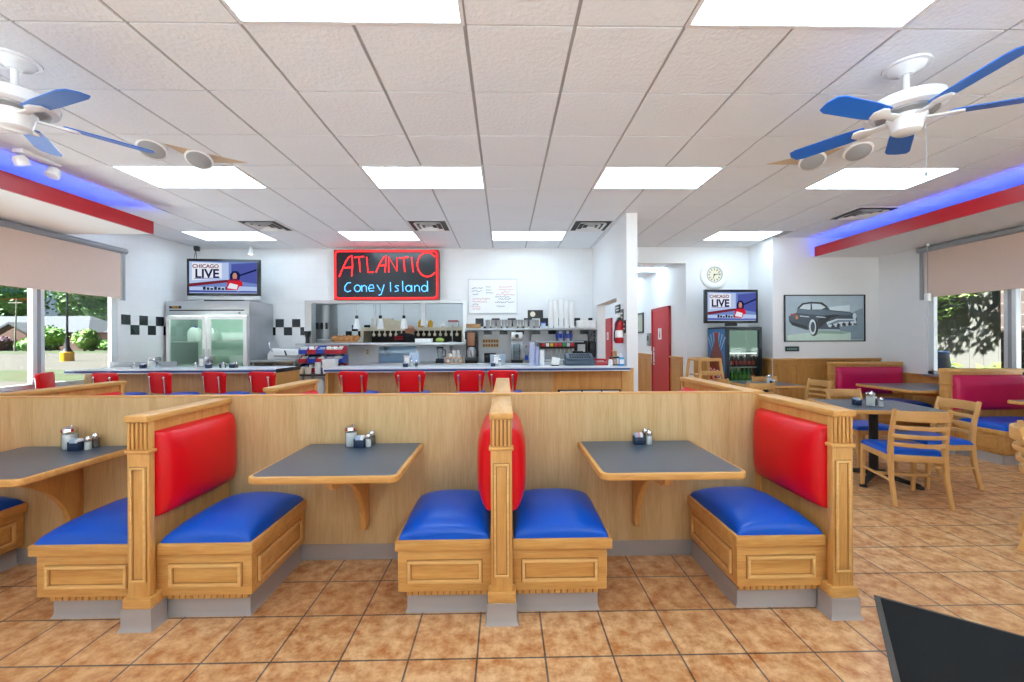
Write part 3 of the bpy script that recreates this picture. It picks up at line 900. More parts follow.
def booth_table(label, x0, x1, depth=0.66):
    cx = (x0 + x1) / 2
    t = thing('booth_table', label, 'table', (cx, PY, 0), 0, 'slate-topped booth tables on the partition')
    table_top('tabletop', t, x0 - cx, x1 - cx, -depth, -0.001, 0.752)
    prof = [(-0.001, 0.711), (-0.56, 0.711), (-0.56, 0.665), (-0.535, 0.655), (-0.52, 0.64)]
    for i in range(13):
        a = PI / 2 * (1 - i / 12)
        prof.append((-0.50 + 0.43 * math.cos(a), 0.225 + 0.415 * math.sin(a)))
    prof += [(-0.06, 0.215), (-0.001, 0.215)]
    MB().prism(prof, 'x', -0.018, 0.018, 0.002).build('bracket', OAK_V, t)
    return t
booth_table('slate table with oak edge against the partition at far left', -3.10, -2.36)
booth_table('slate table with oak edge between the left and middle booth benches', -1.28, -0.53)
booth_table('slate table with oak edge between the middle and right booth benches', 0.475, 1.225)

# ------------------------------------------------------------------ table condiments
def pourer(x, y, z, label, s=1.0):
    t = thing('sugar_pourer', label, 'sugar pourer', (x, y, z), 0, 'glass sugar pourers')
    MB().lathe([(0, 0), (0.034 * s, 0), (0.037 * s, 0.006), (0.036 * s, 0.10 * s), (0.033 * s, 0.108 * s)], n=20).build('jar', JARG, t)
    MB().lathe([(0, 0.004), (0.032 * s, 0.004), (0.033 * s, 0.09 * s), (0, 0.092 * s)], n=20).build('sugar', SUGAR, t)
    MB().lathe([(0.037 * s, 0.104 * s), (0.039 * s, 0.106 * s), (0.038 * s, 0.122 * s), (0.026 * s, 0.131 * s), (0.012 * s, 0.133 * s), (0, 0.133 * s)], n=20).build('lid', CHROME, t)
    MB().lathe([(0, 0.131 * s), (0.009 * s, 0.132 * s), (0.007 * s, 0.142 * s), (0, 0.142 * s)], (0.012 * s, 0, 0), 10).build('spout', CHROME, t)
    return t
def caddy(x, y, z, label, pk=None, rz=0.0):
    t = thing('packet_caddy', label, 'packet caddy', (x, y, z), rz, 'navy sweetener packet caddies')
    m = MB(); m.box(-0.03, 0.03, -0.022, 0.022, 0, 0.006); m.box(-0.03, 0.03, -0.024, -0.020, 0, 0.048, 0.002); m.box(-0.03, 0.03, 0.020, 0.024, 0, 0.055, 0.002)
    m.box(-0.032, -0.028, -0.024, 0.024, 0, 0.055, 0.002); m.box(0.028, 0.032, -0.024, 0.024, 0, 0.055, 0.002)
    m.build('tray', CADDY, t)
    for j, (xx, mm) in enumerate(((-0.017, PACKB), (0.0, pk or PACKB), (0.017, PAPER))):
        q = MB()
        for i in range(5):
            q.box(xx - 0.008, xx + 0.008, -0.017 + i * 0.008, -0.013 + i * 0.008, 0.008, 0.066 + 0.004 * ((i * 7 + j * 3) % 3))
        q.build('packets', mm, t, smooth=False)
    return t
def shaker(x, y, z, label, kind='salt', s=1.0):
    t = thing(kind + '_shaker', label, kind + ' shaker', (x, y, z), 0, 'glass salt and pepper shakers')
    MB().lathe([(0, 0), (0.019 * s, 0), (0.021 * s, 0.004), (0.018 * s, 0.05 * s), (0.016 * s, 0.06 * s)], n=12).build('jar', JARG, t)
    MB().lathe([(0, 0.003), (0.0175 * s, 0.003), (0.0165 * s, 0.048 * s), (0, 0.05 * s)], n=12).build('filling', SUGAR if kind == 'salt' else PEPPER, t)
    MB().lathe([(0.0175 * s, 0.057 * s), (0.0185 * s, 0.06 * s), (0.017 * s, 0.072 * s), (0.009 * s, 0.083 * s), (0, 0.085 * s)], n=12).build('cap', CHROME, t)
    return t
TZ = 0.7535
pourer(-2.72, 2.62, TZ, 'sugar pourer on the far left booth table', 1.06)
caddy(-2.645, 2.585, TZ, 'packet caddy beside the sugar pourer on the far left booth table')
shaker(-2.588, 2.60, TZ, 'salt shaker on the far left booth table')
shaker(-2.60, 2.657, TZ, 'pepper shaker behind the salt shaker on the far left booth table', 'pepper', 1.1)
pourer(-0.975, 2.625, TZ, 'sugar pourer on the booth table left of the middle bench')
caddy(-0.912, 2.60, TZ, 'packet caddy on the booth table left of the middle bench')
shaker(-0.86, 2.605, TZ, 'salt shaker on the booth table left of the middle bench')
shaker(-0.855, 2.66, TZ, 'pepper shaker behind the salt on the table left of the middle bench', 'pepper', 1.1)
caddy(0.85, 2.61, TZ, 'packet caddy with pink packets on the booth table at right', PACKP)
shaker(0.915, 2.60, TZ, 'salt shaker on the booth table right of the middle bench', 'salt', 1.1)
shaker(0.908, 2.655, TZ, 'pepper shaker behind the salt on the right booth table', 'pepper', 1.1)

# ------------------------------------------------------------------ right side: booths by the window
RG = 'booth benches by the right window'
def wide_booth(label, x0, x1, y, h=1.04):
    """divider parallel to X; seat faces -Y; x0 is the post end"""
    t = thing('booth_bench', label, 'booth bench', (x0, y, 0), 0, RG)
    W = x1 - x0
    B(0.038, W, 0.025, 0.095, 0, h - 0.045).build('divider_panel', OAK_V, t, smooth=False)
    p = MB(); p.box(0, 0.04, 0.0, 0.12, 0.1, h - 0.045, 0.003)
    p.build('post', HONEY_V, t)
    MB().box(-0.006, 0.044, -0.006, 0.126, h - 0.20, h - 0.18, 0.004).build('collar', HONEY_X, t)
    m = frame_moulding(-0.095, -0.025, 0.23, h - 0.26, 0, 0.01, 0.006).xf(Matrix.Rotation(-PI / 2, 4, 'Z')); m.build('panel_moulding', HONEY_V, t)
    kick(MB(), -0.012, 0.055, -0.01, 0.13, 0.12).build('vinyl_base', VINYLB, t)
    MB().box(-0.008, W, -0.006, 0.126, h - 0.045, h, 0.006).build('cap', OAK_X, t)
    sb = MB().box(0.09, W, -0.48, 0.024, 0.125, 0.335, 0.003).build('seat_box', HONEY_X, t)
    MB().box(0.075, W, -0.50, 0.024, 0.335, 0.382, 0.005).build('seat_board', OAK_X, t)
    m = frame_moulding(0.06, 0.42, 0.165, 0.295, 0, 0.013, 0.007).xf(Matrix.Translation((0.09, 0, 0)) @ Matrix.Rotation(-PI / 2, 4, 'Z')); m.build('panel_moulding', HONEY_Y, sb)
    frame_moulding(0.16, W - 0.1, 0.165, 0.295, -0.48, 0.013, 0.007).build('panel_moulding', HONEY_X, sb)
    k = MB(); k.box(0.11, W, -0.45, 0.024, 0.1, 0.125); k.build('grooved_skirt', HONEY_V, sb)
    kick(MB(), 0.105, W, -0.455, 0.024, 0.104, 0.01).build('vinyl_base', VINYLB, t)
    MB().cushion(0.09, W - 0.01, -0.49, 0.02, 0.382, 0.024, 0.072, soft=0.13).build('seat_cushion', BLUE_V, t, ang=70)
    mt = Matrix(((1, 0, 0, 0), (0, 0, -1, 0.025), (0, 1, 0, 0), (0, 0, 0, 1)))
    c = MB().cushion(0.044, W - 0.01, 0.535, h - 0.075, 0, 0.03, 0.06, soft=0.12, mtx=mt)
    bmesh.ops.recalc_face_normals(c.bm, faces=c.bm.faces[:])
    c.build('back_cushion', MAG_V, t, ang=70)
    return t
wide_booth('raspberry booth bench against the picture wall, left of the window', 5.257, 6.40, 6.50)
wide_booth('raspberry booth bench nearer the viewpoint, under the right window', 5.45, 6.40, 4.95)

def window_table(label, x0, x1, y0, y1):
    t = thing('booth_table', label, 'table', ((x0 + x1) / 2, (y0 + y1) / 2, 0), 0, 'slate-topped booth tables by the right window')
    a, b = (x1 - x0) / 2, (y1 - y0) / 2
    table_top('tabletop', t, -a, a, -b, b, 0.752, corners=(1, 1, 1, 1))
    MB().prism([(a - 0.002, 0.711), (-a + 0.15, 0.711), (-a + 0.17, 0.66), (a - 0.35, 0.60), (a - 0.12, 0.45), (a - 0.06, 0.22), (a - 0.002, 0.22)], 'y', -0.018, 0.018, 0.002).build('bracket', HONEY_V, t)
    return t
window_table('slate table under the right window between the raspberry benches', 5.19, XR - 0.03, 5.12, 6.03)
window_table('slate table cut off by the right edge beside the raspberry bench', 5.377, XR - 0.03, 3.50, 4.337)

# ------------------------------------------------------------------ chairs
def chair(label, x, y, rz):
    """seat faces +Y"""
    t = thing('dining_chair', label, 'chair', (x, y, 0), rz, 'ladder-back wooden chairs with blue seats')
    for s in (-1, 1):
        MB().bar([(s * 0.195, -0.27, 0), (s * 0.193, -0.215, 0.22), (s * 0.19, -0.195, 0.44), (s * 0.19, -0.215, 0.62), (s * 0.19, -0.265, 0.82)], [0.026, 0.03, 0.034, 0.03, 0.026], [0.032, 0.036, 0.044, 0.036, 0.028]).build('leg', BEECH, t)
        MB().bar([(s * 0.20, 0.215, 0), (s * 0.195, 0.195, 0.42)], [0.026, 0.036], [0.028, 0.042]).build('leg', BEECH, t)
        MB().bar([(s * 0.195, -0.215, 0.20), (s * 0.197, 0.2, 0.20)], 0.018, 0.024, (0, 0, 1)).build('stretcher', BEECH_X, t)
    MB().bar([(-0.195, 0.0, 0.20), (0.195, 0.0, 0.20)], 0.024, 0.018, (0, 0, 1)).build('stretcher', BEECH_X, t)
    f = MB()
    f.box(-0.185, 0.185, 0.18, 0.205, 0.365, 0.42, 0.004); f.box(-0.185, 0.185, -0.215, -0.185, 0.365, 0.42, 0.004)
    f.box(-0.21, -0.185, -0.2, 0.205, 0.365, 0.42, 0.004); f.box(0.185, 0.21, -0.2, 0.205, 0.365, 0.42, 0.004)
    f.build('seat_frame', BEECH_X, t)
    MB().cushion(-0.215, 0.215, -0.19, 0.225, 0.42, 0.022, 0.028, soft=0.06).build('seat_cushion', BLUE_V, t, ang=70)
    def rail(z, h, d, yo):
        n = 8; pts = []
        for i in range(n + 1):
            u = -1 + 2 * i / n
            pts.append((u * 0.19, yo - 0.055 * (1 - u * u), z))
        return MB().bar(pts, h, d, (0, 0, 1))
    rail(0.765, 0.085, 0.02, -0.252).build('top_rail', BEECH_X, t)
    for z in (0.665, 0.59, 0.515):
        rail(z, 0.034, 0.016, -0.197 - max(0, (z - 0.44)) * 0.19).build('slat', BEECH_X, t)
    return t
chair('ladder-back chair nearest the booth post, back turned to the viewpoint', 3.56, 3.63, math.radians(-16))
chair('ladder-back chair side-on between the pedestal table and the window bench', 4.20, 3.99, math.radians(86))
chair('ladder-back chair behind the pedestal table, facing the viewpoint', 4.06, 4.62, math.radians(178))
chair('ladder-back chair cut off by the right edge, blue seat and rings of slats', 3.76, 2.60, math.radians(-141))
chair('ladder-back chair at the right end of the small far table', 4.37, 5.95, math.radians(94))
chair('ladder-back chair behind the small far table, against the wainscot', 4.20, 6.33, PI)
chair('ladder-back chair near side of the small far table, back toward the partition', 3.55, 5.92, 0.05)
chair('ladder-back chair left of the small far table beside the high chairs', 3.63, 6.40, math.radians(-86))

def pedestal_table(label, x, y, rz, a, b):
    t = thing('pedestal_table', label, 'table', (x, y, 0), rz, 'slate-topped pedestal tables')
    table_top('tabletop', t, -a, a, -b, b, 0.752, 0.03, corners=(1, 1, 1, 1))
    MB().cyl((0, 0, 0.06), (0, 0, 0.70), 0.038, n=20).build('column', BLACKM, t)
    MB().box(-0.2, 0.2, -0.2, 0.2, 0.695, 0.711, 0.004).build('top_plate', BLACKM, t)
    m = MB()
    for i in range(4):
        R = Matrix.Rotation(PI / 4 + i * PI / 2, 4, 'Z')
        q = [R @ Vector(p) for p in ((0, 0, 0.085), (0.15, 0, 0.055), (0.34, 0, 0.025))]
        m.bar(q, [0.06, 0.045, 0.035], [0.06, 0.04, 0.028], R @ Vector((0, 1, 0)))
    m.build('base', BLACKM, t)
    for i in range(4):
        R = Matrix.Rotation(PI / 4 + i * PI / 2, 4, 'Z')
        p = R @ Vector((0.335, 0, 0))
        MB().lathe([(0, 0), (0.034, 0), (0.03, 0.02), (0.012, 0.03), (0, 0.03)], p, 12).build('foot', BLACKM, t)
    return t
pedestal_table('slate pedestal table with black cross base among the ladder-back chairs', 3.71, 4.08, math.radians(-10), 0.42, 0.38)
pedestal_table('small slate pedestal table near the drinks fridge', 3.89, 6.07, 0.0, 0.39, 0.32)
pourer(3.60, 3.99, TZ, 'sugar pourer on the pedestal table with the black base', 1.05)
caddy(3.54, 4.08, TZ, 'packet caddy on the pedestal table with the black base')
shaker(3.67, 3.95, TZ, 'salt shaker on the pedestal table with the black base', 'salt', 1.1)
shaker(3.70, 4.05, TZ, 'pepper shaker on the pedestal table with the black base', 'pepper', 1.1)
caddy(3.90, 5.92, TZ, 'packet caddy on the small table near the drinks fridge')
pourer(3.91, 6.02, TZ, 'sugar pourer on the small table near the drinks fridge')

def high_chair(x, y, z, rz, label):
    t = thing('high_chair', label, 'high chair', (x, y, z), rz, 'stacked wooden high chairs')
    for sx in (-1, 1):
        for sy in (-1, 1):
            MB().bar([(sx * 0.23, sy * 0.22, 0), (sx * 0.165, sy * 0.15, 0.72)], 0.036, 0.036).build('leg', BEECH, t)
        MB().bar([(sx * 0.165, -0.16, 0.70), (sx * 0.165, 0.16, 0.70)], 0.04, 0.03).build('arm_rail', BEECH_X, t)
        MB().bar([(sx * 0.2, -0.19, 0.30), (sx * 0.2, 0.19, 0.30)], 0.04, 0.02, (0, 0, 1)).build('side_rail', BEECH_X, t)
    for (yy, zz, xx) in ((-0.15, 0.70, 0.16), (-0.195, 0.28, 0.2), (0.15, 0.70, 0.16), (-0.17, 0.50, 0.18)):
        MB().bar([(-xx, yy, zz), (xx, yy, zz)], 0.05, 0.022, (0, 0, 1)).build('cross_rail', BEECH_X, t)
    B(-0.17, 0.17, -0.14, 0.15, 0.45, 0.465, 0.004).build('seat', BEECH_X, t)
    return t
high_chair(3.19, 6.50, 0.0, 0.12, 'lower wooden high chair of the stack left of the drinks fridge')
high_chair(3.18, 6.51, 0.40, 0.12, 'upper wooden high chair of the stack left of the drinks fridge')

# floor mat at the lower right
t = thing('floor_mat', 'black entrance mat with grey rubber edge on the tiles', 'floor mat', (0, 0, 0))
def quadprism(pts, z0, z1): return MB().prism(pts, 'z', z0, z1)
A, Bm = Vector((2.03, 2.235)), Vector((2.83, 1.62))
d = (Bm - A).normalized(); n = Vector((d.y, -d.x))
C = Bm + n * 0.9 + d * 0.4; Bx = Bm + d * 0.4; D = A + n * 0.9
quadprism([tuple(A), tuple(Bx), tuple(C), tuple(D)], 0.0005, 0.006).build('rubber_edge', RUBEDGE, t, smooth=False)
i0 = A + d * 0.025 + n * 0.025
quadprism([tuple(i0), tuple(Bx - d * 0.025 + n * 0.012), tuple(C - d * 0.025 - n * 0.025), tuple(D + d * 0.025 - n * 0.025)], 0.004, 0.010).build('carpet_pile', RUBBER, t, smooth=False)

# ================================================================== COUNTER
CT = 1.06
def counter(label, x0, x1, y0, y1, right_end, left_end):
    t = thing('counter', label, 'counter', (x0, y0, 0))
    W, D = x1 - x0, y1 - y0
    B(0.04, W - 0.03, 0.20, D - 0.03, 0.10, CT - 0.05).build('body', LAM_V, t, smooth=False)
    B(0.05, W - 0.05, 0.23, D - 0.06, 0.0, 0.10).build('vinyl_base', VINYLB, t, smooth=False)
    MB().box(0, W, 0, D, CT - 0.05, CT, 0.004).build('worktop', COUNT, t)
    e = MB(); e.box(-0.002, W + 0.002, -0.006, 0.0, CT - 0.052, CT + 0.001)
    e.build('edge_band', EDGEW, t, smooth=False)
    e = MB(); e.box(-0.002, W + 0.002, -0.009, -0.005, CT - 0.040, CT - 0.014)
    e.build('blue_stripe', STRIPE, t, smooth=False)
    if right_end:
        B(W - 0.03, W - 0.005, 0.02, D - 0.01, 0.0, CT - 0.05).build('end_panel', HONEY_V, t, smooth=False)
        B(W, W + 0.006, -0.006, D, CT - 0.05, CT + 0.001).build('end_band', BLACK, t, smooth=False)
    if left_end:
        B(0.005, 0.04, 0.02, D - 0.01, 0.0, CT - 0.05).build('end_panel', HONEY_V, t, smooth=False)
    return t
CL = counter('left counter with pale top and blue edge stripe, ending at the gap', XL + 0.02, -2.98, 5.42, 6.05, True, False)
B(0, 0.95, 0.60, 0.62, CT, CT + 0.075).build('backsplash', GREYM, CL, smooth=False)
CR = counter('right counter with pale top and blue edge stripe, ending at the pillar', -2.36, 1.66, 5.42, 6.05, False, True)
MB().box(3.02, 4.0, 0.19, 0.205, 0.10, CT - 0.05).build('front_panel', OAK_V, CR, smooth=False)
MB().box(3.955, 4.12, 0.168, 0.19, 0.0, 1.035, 0.004).build('end_post', OAK_V, CR)
m = MB(); m.box(3.08, 3.94, 0.172, 0.19, 0.58, 0.74)
fr = m.build('menu_frame', BLACK, CR, smooth=False)
m = MB(); m.box(3.11, 3.40, 0.168, 0.173, 0.60, 0.725); m.box(3.42, 3.67, 0.168, 0.173, 0.60, 0.725); m.box(3.69, 3.92, 0.168, 0.173, 0.60, 0.725)
m.build('menu_sheet', PAPER, fr, smooth=False)

def stool(label, x, y, rz):
    """faces +Y"""
    t = thing('counter_stool', label, 'bar stool', (x, y, 0), rz, 'red-backed counter stools')
    MB().lathe([(0, 0), (0.20, 0), (0.20, 0.012), (0.06, 0.035), (0.035, 0.06), (0, 0.06)], n=28).build('base', CHROME, t)
    MB().cyl((0, 0, 0.05), (0, 0, 0.70), 0.03).build('column', CHROME, t)
    MB().tube([(0.17 * math.cos(a * PI / 12), 0.17 * math.sin(a * PI / 12), 0.28) for a in range(24)], 0.011, 8, True).build('foot_ring', CHROME, t)
    MB().lathe([(0, 0.70), (0.17, 0.70), (0.195, 0.715), (0.20, 0.75), (0.18, 0.775), (0.10, 0.785), (0, 0.787)], n=28).build('seat', BLUE_V, t)
    for s in (-1, 1):
        r = MB(); r.bar([(s * 0.13, -0.08, 0.695), (s * 0.13, -0.19, 0.70), (s * 0.13, -0.245, 0.76), (s * 0.13, -0.262, 1.0)], 0.022, 0.008)
        rr = r.build('back_rod', CHROME, t)
        MB().lathe([(0, 0), (0.016, 0), (0.014, 0.006), (0, 0.009)], (0, 0, 0), 12, Matrix.Translation((s * 0.13, -0.265, 0.995)) @ Matrix.Rotation(PI / 2, 4, 'X')).build('cap_screw', CHROME, rr)
    # padded back, tapered: wider at the top
    pts = []
    def arc(cx, cz, r, a0, a1):
        return [(cx + r * math.cos(a0 + (a1 - a0) * i / 5), cz + r * math.sin(a0 + (a1 - a0) * i / 5)) for i in range(6)]
    pts = arc(-0.135, 0.82, 0.02, PI, 1.5 * PI) + arc(0.135, 0.82, 0.02, 1.5 * PI, 2 * PI) + arc(0.145, 1.01, 0.045, 0, PI / 2) + arc(-0.145, 1.01, 0.045, PI / 2, PI)
    b = MB().prism(pts, 'y', -0.022, 0.022, 0.010)
    b.xf(Matrix.Translation((0, -0.215, 0)) @ Matrix.Translation((0, 0, 0.9)) @ Matrix.Rotation(0.1, 4, 'X') @ Matrix.Translation((0, 0, -0.9)))
    b.build('backrest', RED_V, t, ang=60)
    return t
SL = [(-5.38, 5.20, -62, 'red stool back turned sideways below the left window'),
      (-4.72, 5.22, -14, 'red stool at the left counter, half hidden by the far left cap rail'),
      (-4.06, 5.22, -20, 'second full red stool from the wall at the left counter'),
      (-3.42, 5.22, -20, 'red stool in the middle of the left counter, beside the end stool'),
      (-2.86, 5.22, -16, 'red stool at the gap end of the left counter'),
      (-1.79, 5.22, -10, 'red stool at the left end of the right counter'),
      (-1.13, 5.22, -4, 'red stool at the right counter below the cook'),
      (-0.43, 5.22, 0, 'red stool at the right counter below the black coffee brewer'),
      (0.03, 5.24, -14, 'red stool mostly hidden by the middle cap rail')]
st0 = stool(SL[0][3], SL[0][0], SL[0][1], math.radians(SL[0][2]))
for x, y, a, lb in SL[1:]:
    dup(st0, (x, y, 0), math.radians(a), lb)

# ------------------------------------------------------------------ things standing on the counters
def napkins(x, y, z, rz, label):
    t = thing('napkin_dispenser', label, 'napkin dispenser', (x, y, z), rz, 'napkin dispensers on the counters')
    MB().box(-0.05, 0.05, -0.06, 0.06, 0, 0.155, 0.008).build('body', CHROME, t)
    f = MB(); f.box(-0.044, 0.044, -0.066, -0.058, 0.012, 0.145, 0.004); f.build('face_plate', STEEL, t)
    B(-0.032, 0.032, -0.069, -0.064, 0.03, 0.125).build('napkins', PAPER, t, smooth=False)
    return t
napkins(-4.10, 5.72, CT, -0.2, 'napkin dispenser in front of the glass-door fridge')
napkins(-4.80, 5.72, CT, 0.1, 'napkin dispenser by the wall, left of the fridge')
napkins(-1.37, 5.85, CT, 0.0, 'napkin dispenser on the right counter below the cook')
napkins(-0.12, 5.85, CT, 0.0, 'napkin dispenser on the right counter near the centre')
caddy(-4.02, 5.66, CT, 'packet caddy beside the napkin dispenser before the fridge', None, 0.2)
caddy(-3.86, 5.70, CT, 'left packet caddy of the cluster at the fridge edge', None, -0.3)
caddy(-3.74, 5.72, CT, 'right packet caddy of the cluster at the fridge edge', None, 0.2)
caddy(-4.93, 5.70, CT, 'packet caddy nearest the left wall on the counter')
caddy(-1.36, 5.66, CT, 'packet caddy before the napkin dispenser below the cook')
caddy(-0.16, 5.66, CT, 'packet caddy on the right counter near the centre')
shaker(-4.18, 5.64, CT, 'salt shaker left of the napkin dispenser before the fridge')
shaker(-3.80, 5.62, CT, 'salt shaker between the two caddies at the fridge edge')
shaker(-3.66, 5.68, CT, 'pepper shaker right of the caddies at the fridge edge', 'pepper')
shaker(-5.00, 5.64, CT, 'salt shaker nearest the left wall on the counter')
shaker(-1.28, 5.68, CT, 'salt shaker on the right counter below the cook', 'salt', 1.1)
shaker(-1.22, 5.70, CT, 'pepper shaker on the right counter below the cook', 'pepper', 1.1)
shaker(-0.07, 5.68, CT, 'salt shaker on the right counter near the centre', 'salt', 1.3)
pourer(-4.72, 5.60, CT, 'sugar pourer by the left wall on the counter')
t = thing('menu_stand', 'clear upright menu holder on the right counter below the cook', 'menu holder', (-1.30, 5.95, CT))
MB().box(-0.09, 0.09, -0.04, 0.04, 0, 0.012, 0.003).build('base', CLEAR, t)
B(-0.08, 0.08, -0.004, 0.004, 0.012, 0.20).build('holder', CLEAR, t, smooth=False)
B(-0.07, 0.07, -0.006, -0.0045, 0.03, 0.19).build('menu_card', PACKB, t, smooth=False)

def cup_stack(x, y, z, n, r, step, m, label, group):
    t = thing('cup_stack', label, 'cup stack', (x, y, z), 0, group)
    p = [(0, 0)]
    for i in range(n):
        z0 = i * step
        p += [(r * 0.86, z0 + 0.0008), (r * 0.98, z0 + step * 0.8), (r * 1.04, z0 + step * 0.85), (r * 1.04, z0 + step * 0.97)]
    p += [(0, n * step)]
    MB().lathe(p, n=14).build('cups', m, t)
    return t
cup_stack(0.385, 5.80, CT, 15, 0.038, 0.022, LAVC, 'left tall stack of lavender clear cups on the counter', 'cup stacks beside the register')
cup_stack(0.455, 5.86, CT, 12, 0.036, 0.022, LAVC, 'right tall stack of lavender clear cups on the counter', 'cup stacks beside the register')
cup_stack(0.525, 5.80, CT, 9, 0.034, 0.024, FOAM, 'shorter stack of white cups beside the lavender cups', 'cup stacks beside the register')

t = thing('cash_register', 'low slate-blue cash register on the right counter', 'cash register', (1.06, 5.86, CT))
REG = mat('slate blue plastic', '4a5866', 0.4, var=0.06)
MB().box(-0.21, 0.21, -0.12, 0.17, 0, 0.07, 0.01).build('cash_drawer', REG, t)
MB().prism([(-0.12, 0.07), (0.17, 0.07), (0.17, 0.165), (0.02, 0.165), (-0.12, 0.10)], 'x', -0.19, 0.19, 0.008).build('body', REG, t)
k = MB()
for i in range(9):
    for j in range(3):
        k.box(-0.15 + i * 0.034, -0.125 + i * 0.034, -0.1 + j * 0.04, -0.07 + j * 0.04, 0.105 + j * 0.018, 0.122 + j * 0.018)
k.build('keys', BLACK, t, smooth=False)
MB().box(-0.08, 0.08, 0.09, 0.12, 0.165, 0.2, 0.006).build('display', BLACK, t)
t = thing('card_holder', 'white tilted card holder left of the cash register', 'card holder', (0.70, 5.74, CT))
MB().prism([(-0.06, 0), (0.06, 0), (0.045, 0.012), (-0.045, 0.012)], 'y', -0.05, 0.05).build('base', BLACK, t)
MB().box(-0.055, 0.055, -0.006, 0.006, 0.01, 0.12, 0.002).xf(Matrix.Rotation(-0.25, 4, 'X') @ Matrix.Rotation(0.2, 4, 'Y')).build('card', PAPER, t)
t = thing('telephone', 'red telephone on the counter right of the cash register', 'telephone', (1.36, 5.86, CT))
MB().prism([(-0.1, 0), (0.1, 0), (0.1, 0.05), (-0.02, 0.045), (-0.1, 0.02)], 'x', -0.10, 0.10, 0.008).build('base', REDP, t)
MB().tube([(-0.095, 0.05, 0.06), (-0.07, 0.05, 0.075), (0.07, 0.05, 0.075), (0.095, 0.05, 0.06)], [0.026, 0.016, 0.016, 0.026], 10).build('handset', REDP, t)
t = thing('card_terminal', 'dark card terminal on a stand at the right counter end', 'card terminal', (1.56, 5.80, CT))
MB().box(-0.05, 0.05, -0.06, 0.06, 0, 0.015, 0.004).build('base', BLACK, t)
MB().cyl((0, 0, 0.01), (0, 0.02, 0.11), 0.012).build('stem', CHROME, t)
MB().box(-0.045, 0.045, -0.09, 0.06, 0.10, 0.125, 0.008).build('keypad', BLACK, t)
t = thing('toothpick_holder', 'small white dispenser beside the card terminal', 'dispenser', (1.47, 5.70, CT))
MB().lathe([(0, 0), (0.03, 0), (0.03, 0.07), (0.02, 0.09), (0, 0.09)], n=14).build('body', WHITEG, t)
MB().lathe([(0, 0.09), (0.012, 0.09), (0.012, 0.12), (0, 0.12)], n=10).build('knob', BLACK, t)
t = thing('sanitizer_bottle', 'blue hand sanitizer pump bottle by the pillar', 'sanitizer bottle', (1.60, 5.62, CT))
MB().box(-0.035, 0.035, -0.022, 0.022, 0, 0.12, 0.012).build('bottle', mat('blue gel', '4aa0d8', 0.2, var=0.05), t)
MB().box(-0.03, 0.03, -0.0235, -0.0225, 0.03, 0.09).build('bottle_label', WHITEG, t)
MB().lathe([(0, 0.12), (0.014, 0.12), (0.014, 0.14), (0.005, 0.142), (0.005, 0.165), (0, 0.165)], n=12).build('pump', WHITEG, t)
MB().box(-0.03, 0.008, -0.008, 0.008, 0.16, 0.172, 0.003).build('nozzle', WHITEG, t)

# ================================================================== BACK BAR
t = thing('refrigerator', 'stainless two-door glass fridge under the corner television', 'refrigerator', (-4.97, 6.98, 0))
RW = 0.69
m = MB()
m.box(-RW, -RW + 0.05, 0, 0.70, 0.12, 1.86); m.box(RW - 0.05, RW, 0, 0.70, 0.12, 1.86); m.box(-RW + 0.05, RW - 0.05, 0.66, 0.70, 0.12, 1.86); m.box(-RW + 0.05, RW - 0.05, 0.02, 0.66, 0.12, 0.20)
m.build('cabinet', STEELM, t, smooth=False)
B(-RW + 0.051, RW - 0.051, 0.650, 0.659, 0.2, 1.86).build('liner', mat('pale green liner', 'cfe4d8', 0.5, var=0.05), t, smooth=False)
MB().box(-RW, RW, -0.005, 0.70, 1.86, 2.10, 0.008).build('header', STEELM, t)
B(-RW + 0.06, RW - 0.08, -0.008, -0.004, 1.935, 1.955).build('header_slot', BLACK, t, smooth=False)
bd = B(-RW + 0.06, -RW + 0.26, -0.009, -0.004, 1.975, 2.02).build('badge', BLACK, t, smooth=False)
text_mb('TRUE', 0.05, YELLOW, 'badge_lettering', bd, Matrix.Translation((-RW + 0.16, -0.010, 1.9975)), 0.0005)
MB().lathe([(0, 0), (0.02, 0), (0.02, 0.006), (0, 0.006)], (0, 0, 0), 14, Matrix.Translation((RW - 0.16, -0.004, 1.90)) @ Matrix.Rotation(PI / 2, 4, 'X')).build('lock', CHROME, t)
m = MB(); m.box(-RW + 0.03, RW - 0.03, 0.03, 0.65, 0.0, 0.12); m.build('plinth', BLACK, t, smooth=False)
for s in (-1, 1):
    a, b = (-RW + 0.03, -0.012) if s < 0 else (0.012, RW - 0.03)
    f = MB()
    f.box(a, b, -0.035, -0.006, 0.15, 0.22); f.box(a, b, -0.035, -0.006, 1.79, 1.85); f.box(a, a + 0.055, -0.035, -0.006, 0.22, 1.79); f.box(b - 0.055, b, -0.035, -0.006, 0.22, 1.79)
    dr = f.build('door', WHITEG, t, smooth=False)
    B(a + 0.055, b - 0.055, -0.024, -0.016, 0.22, 1.79).build('door_glass', TINTG, dr, smooth=False)
    hx = -0.04 if s < 0 else 0.04
    B(hx - 0.012, hx + 0.012, -0.05, -0.035, 0.8, 1.3, 0.004).build('door_handle', STEEL, dr)
B(-RW + 0.08, RW - 0.08, 0.06, 0.09, 1.83, 1.855).build('interior_light', emit('fridge lamp', 'eafff4', 14.0), t, smooth=False)
for z in (0.60, 1.02, 1.42):
    m = MB()
    for i in range(40):
        x = -RW + 0.07 + i * (2 * RW - 0.14) / 39
        m.box(x - 0.003, x + 0.003, 0.05, 0.62, z, z + 0.006)
    m.box(-RW + 0.06, RW - 0.06, 0.04, 0.05, z - 0.01, z + 0.01); m.box(-RW + 0.06, RW - 0.06, 0.3, 0.31, z - 0.004, z + 0.006)
    m.build('shelf', WHITEG, t, smooth=False)
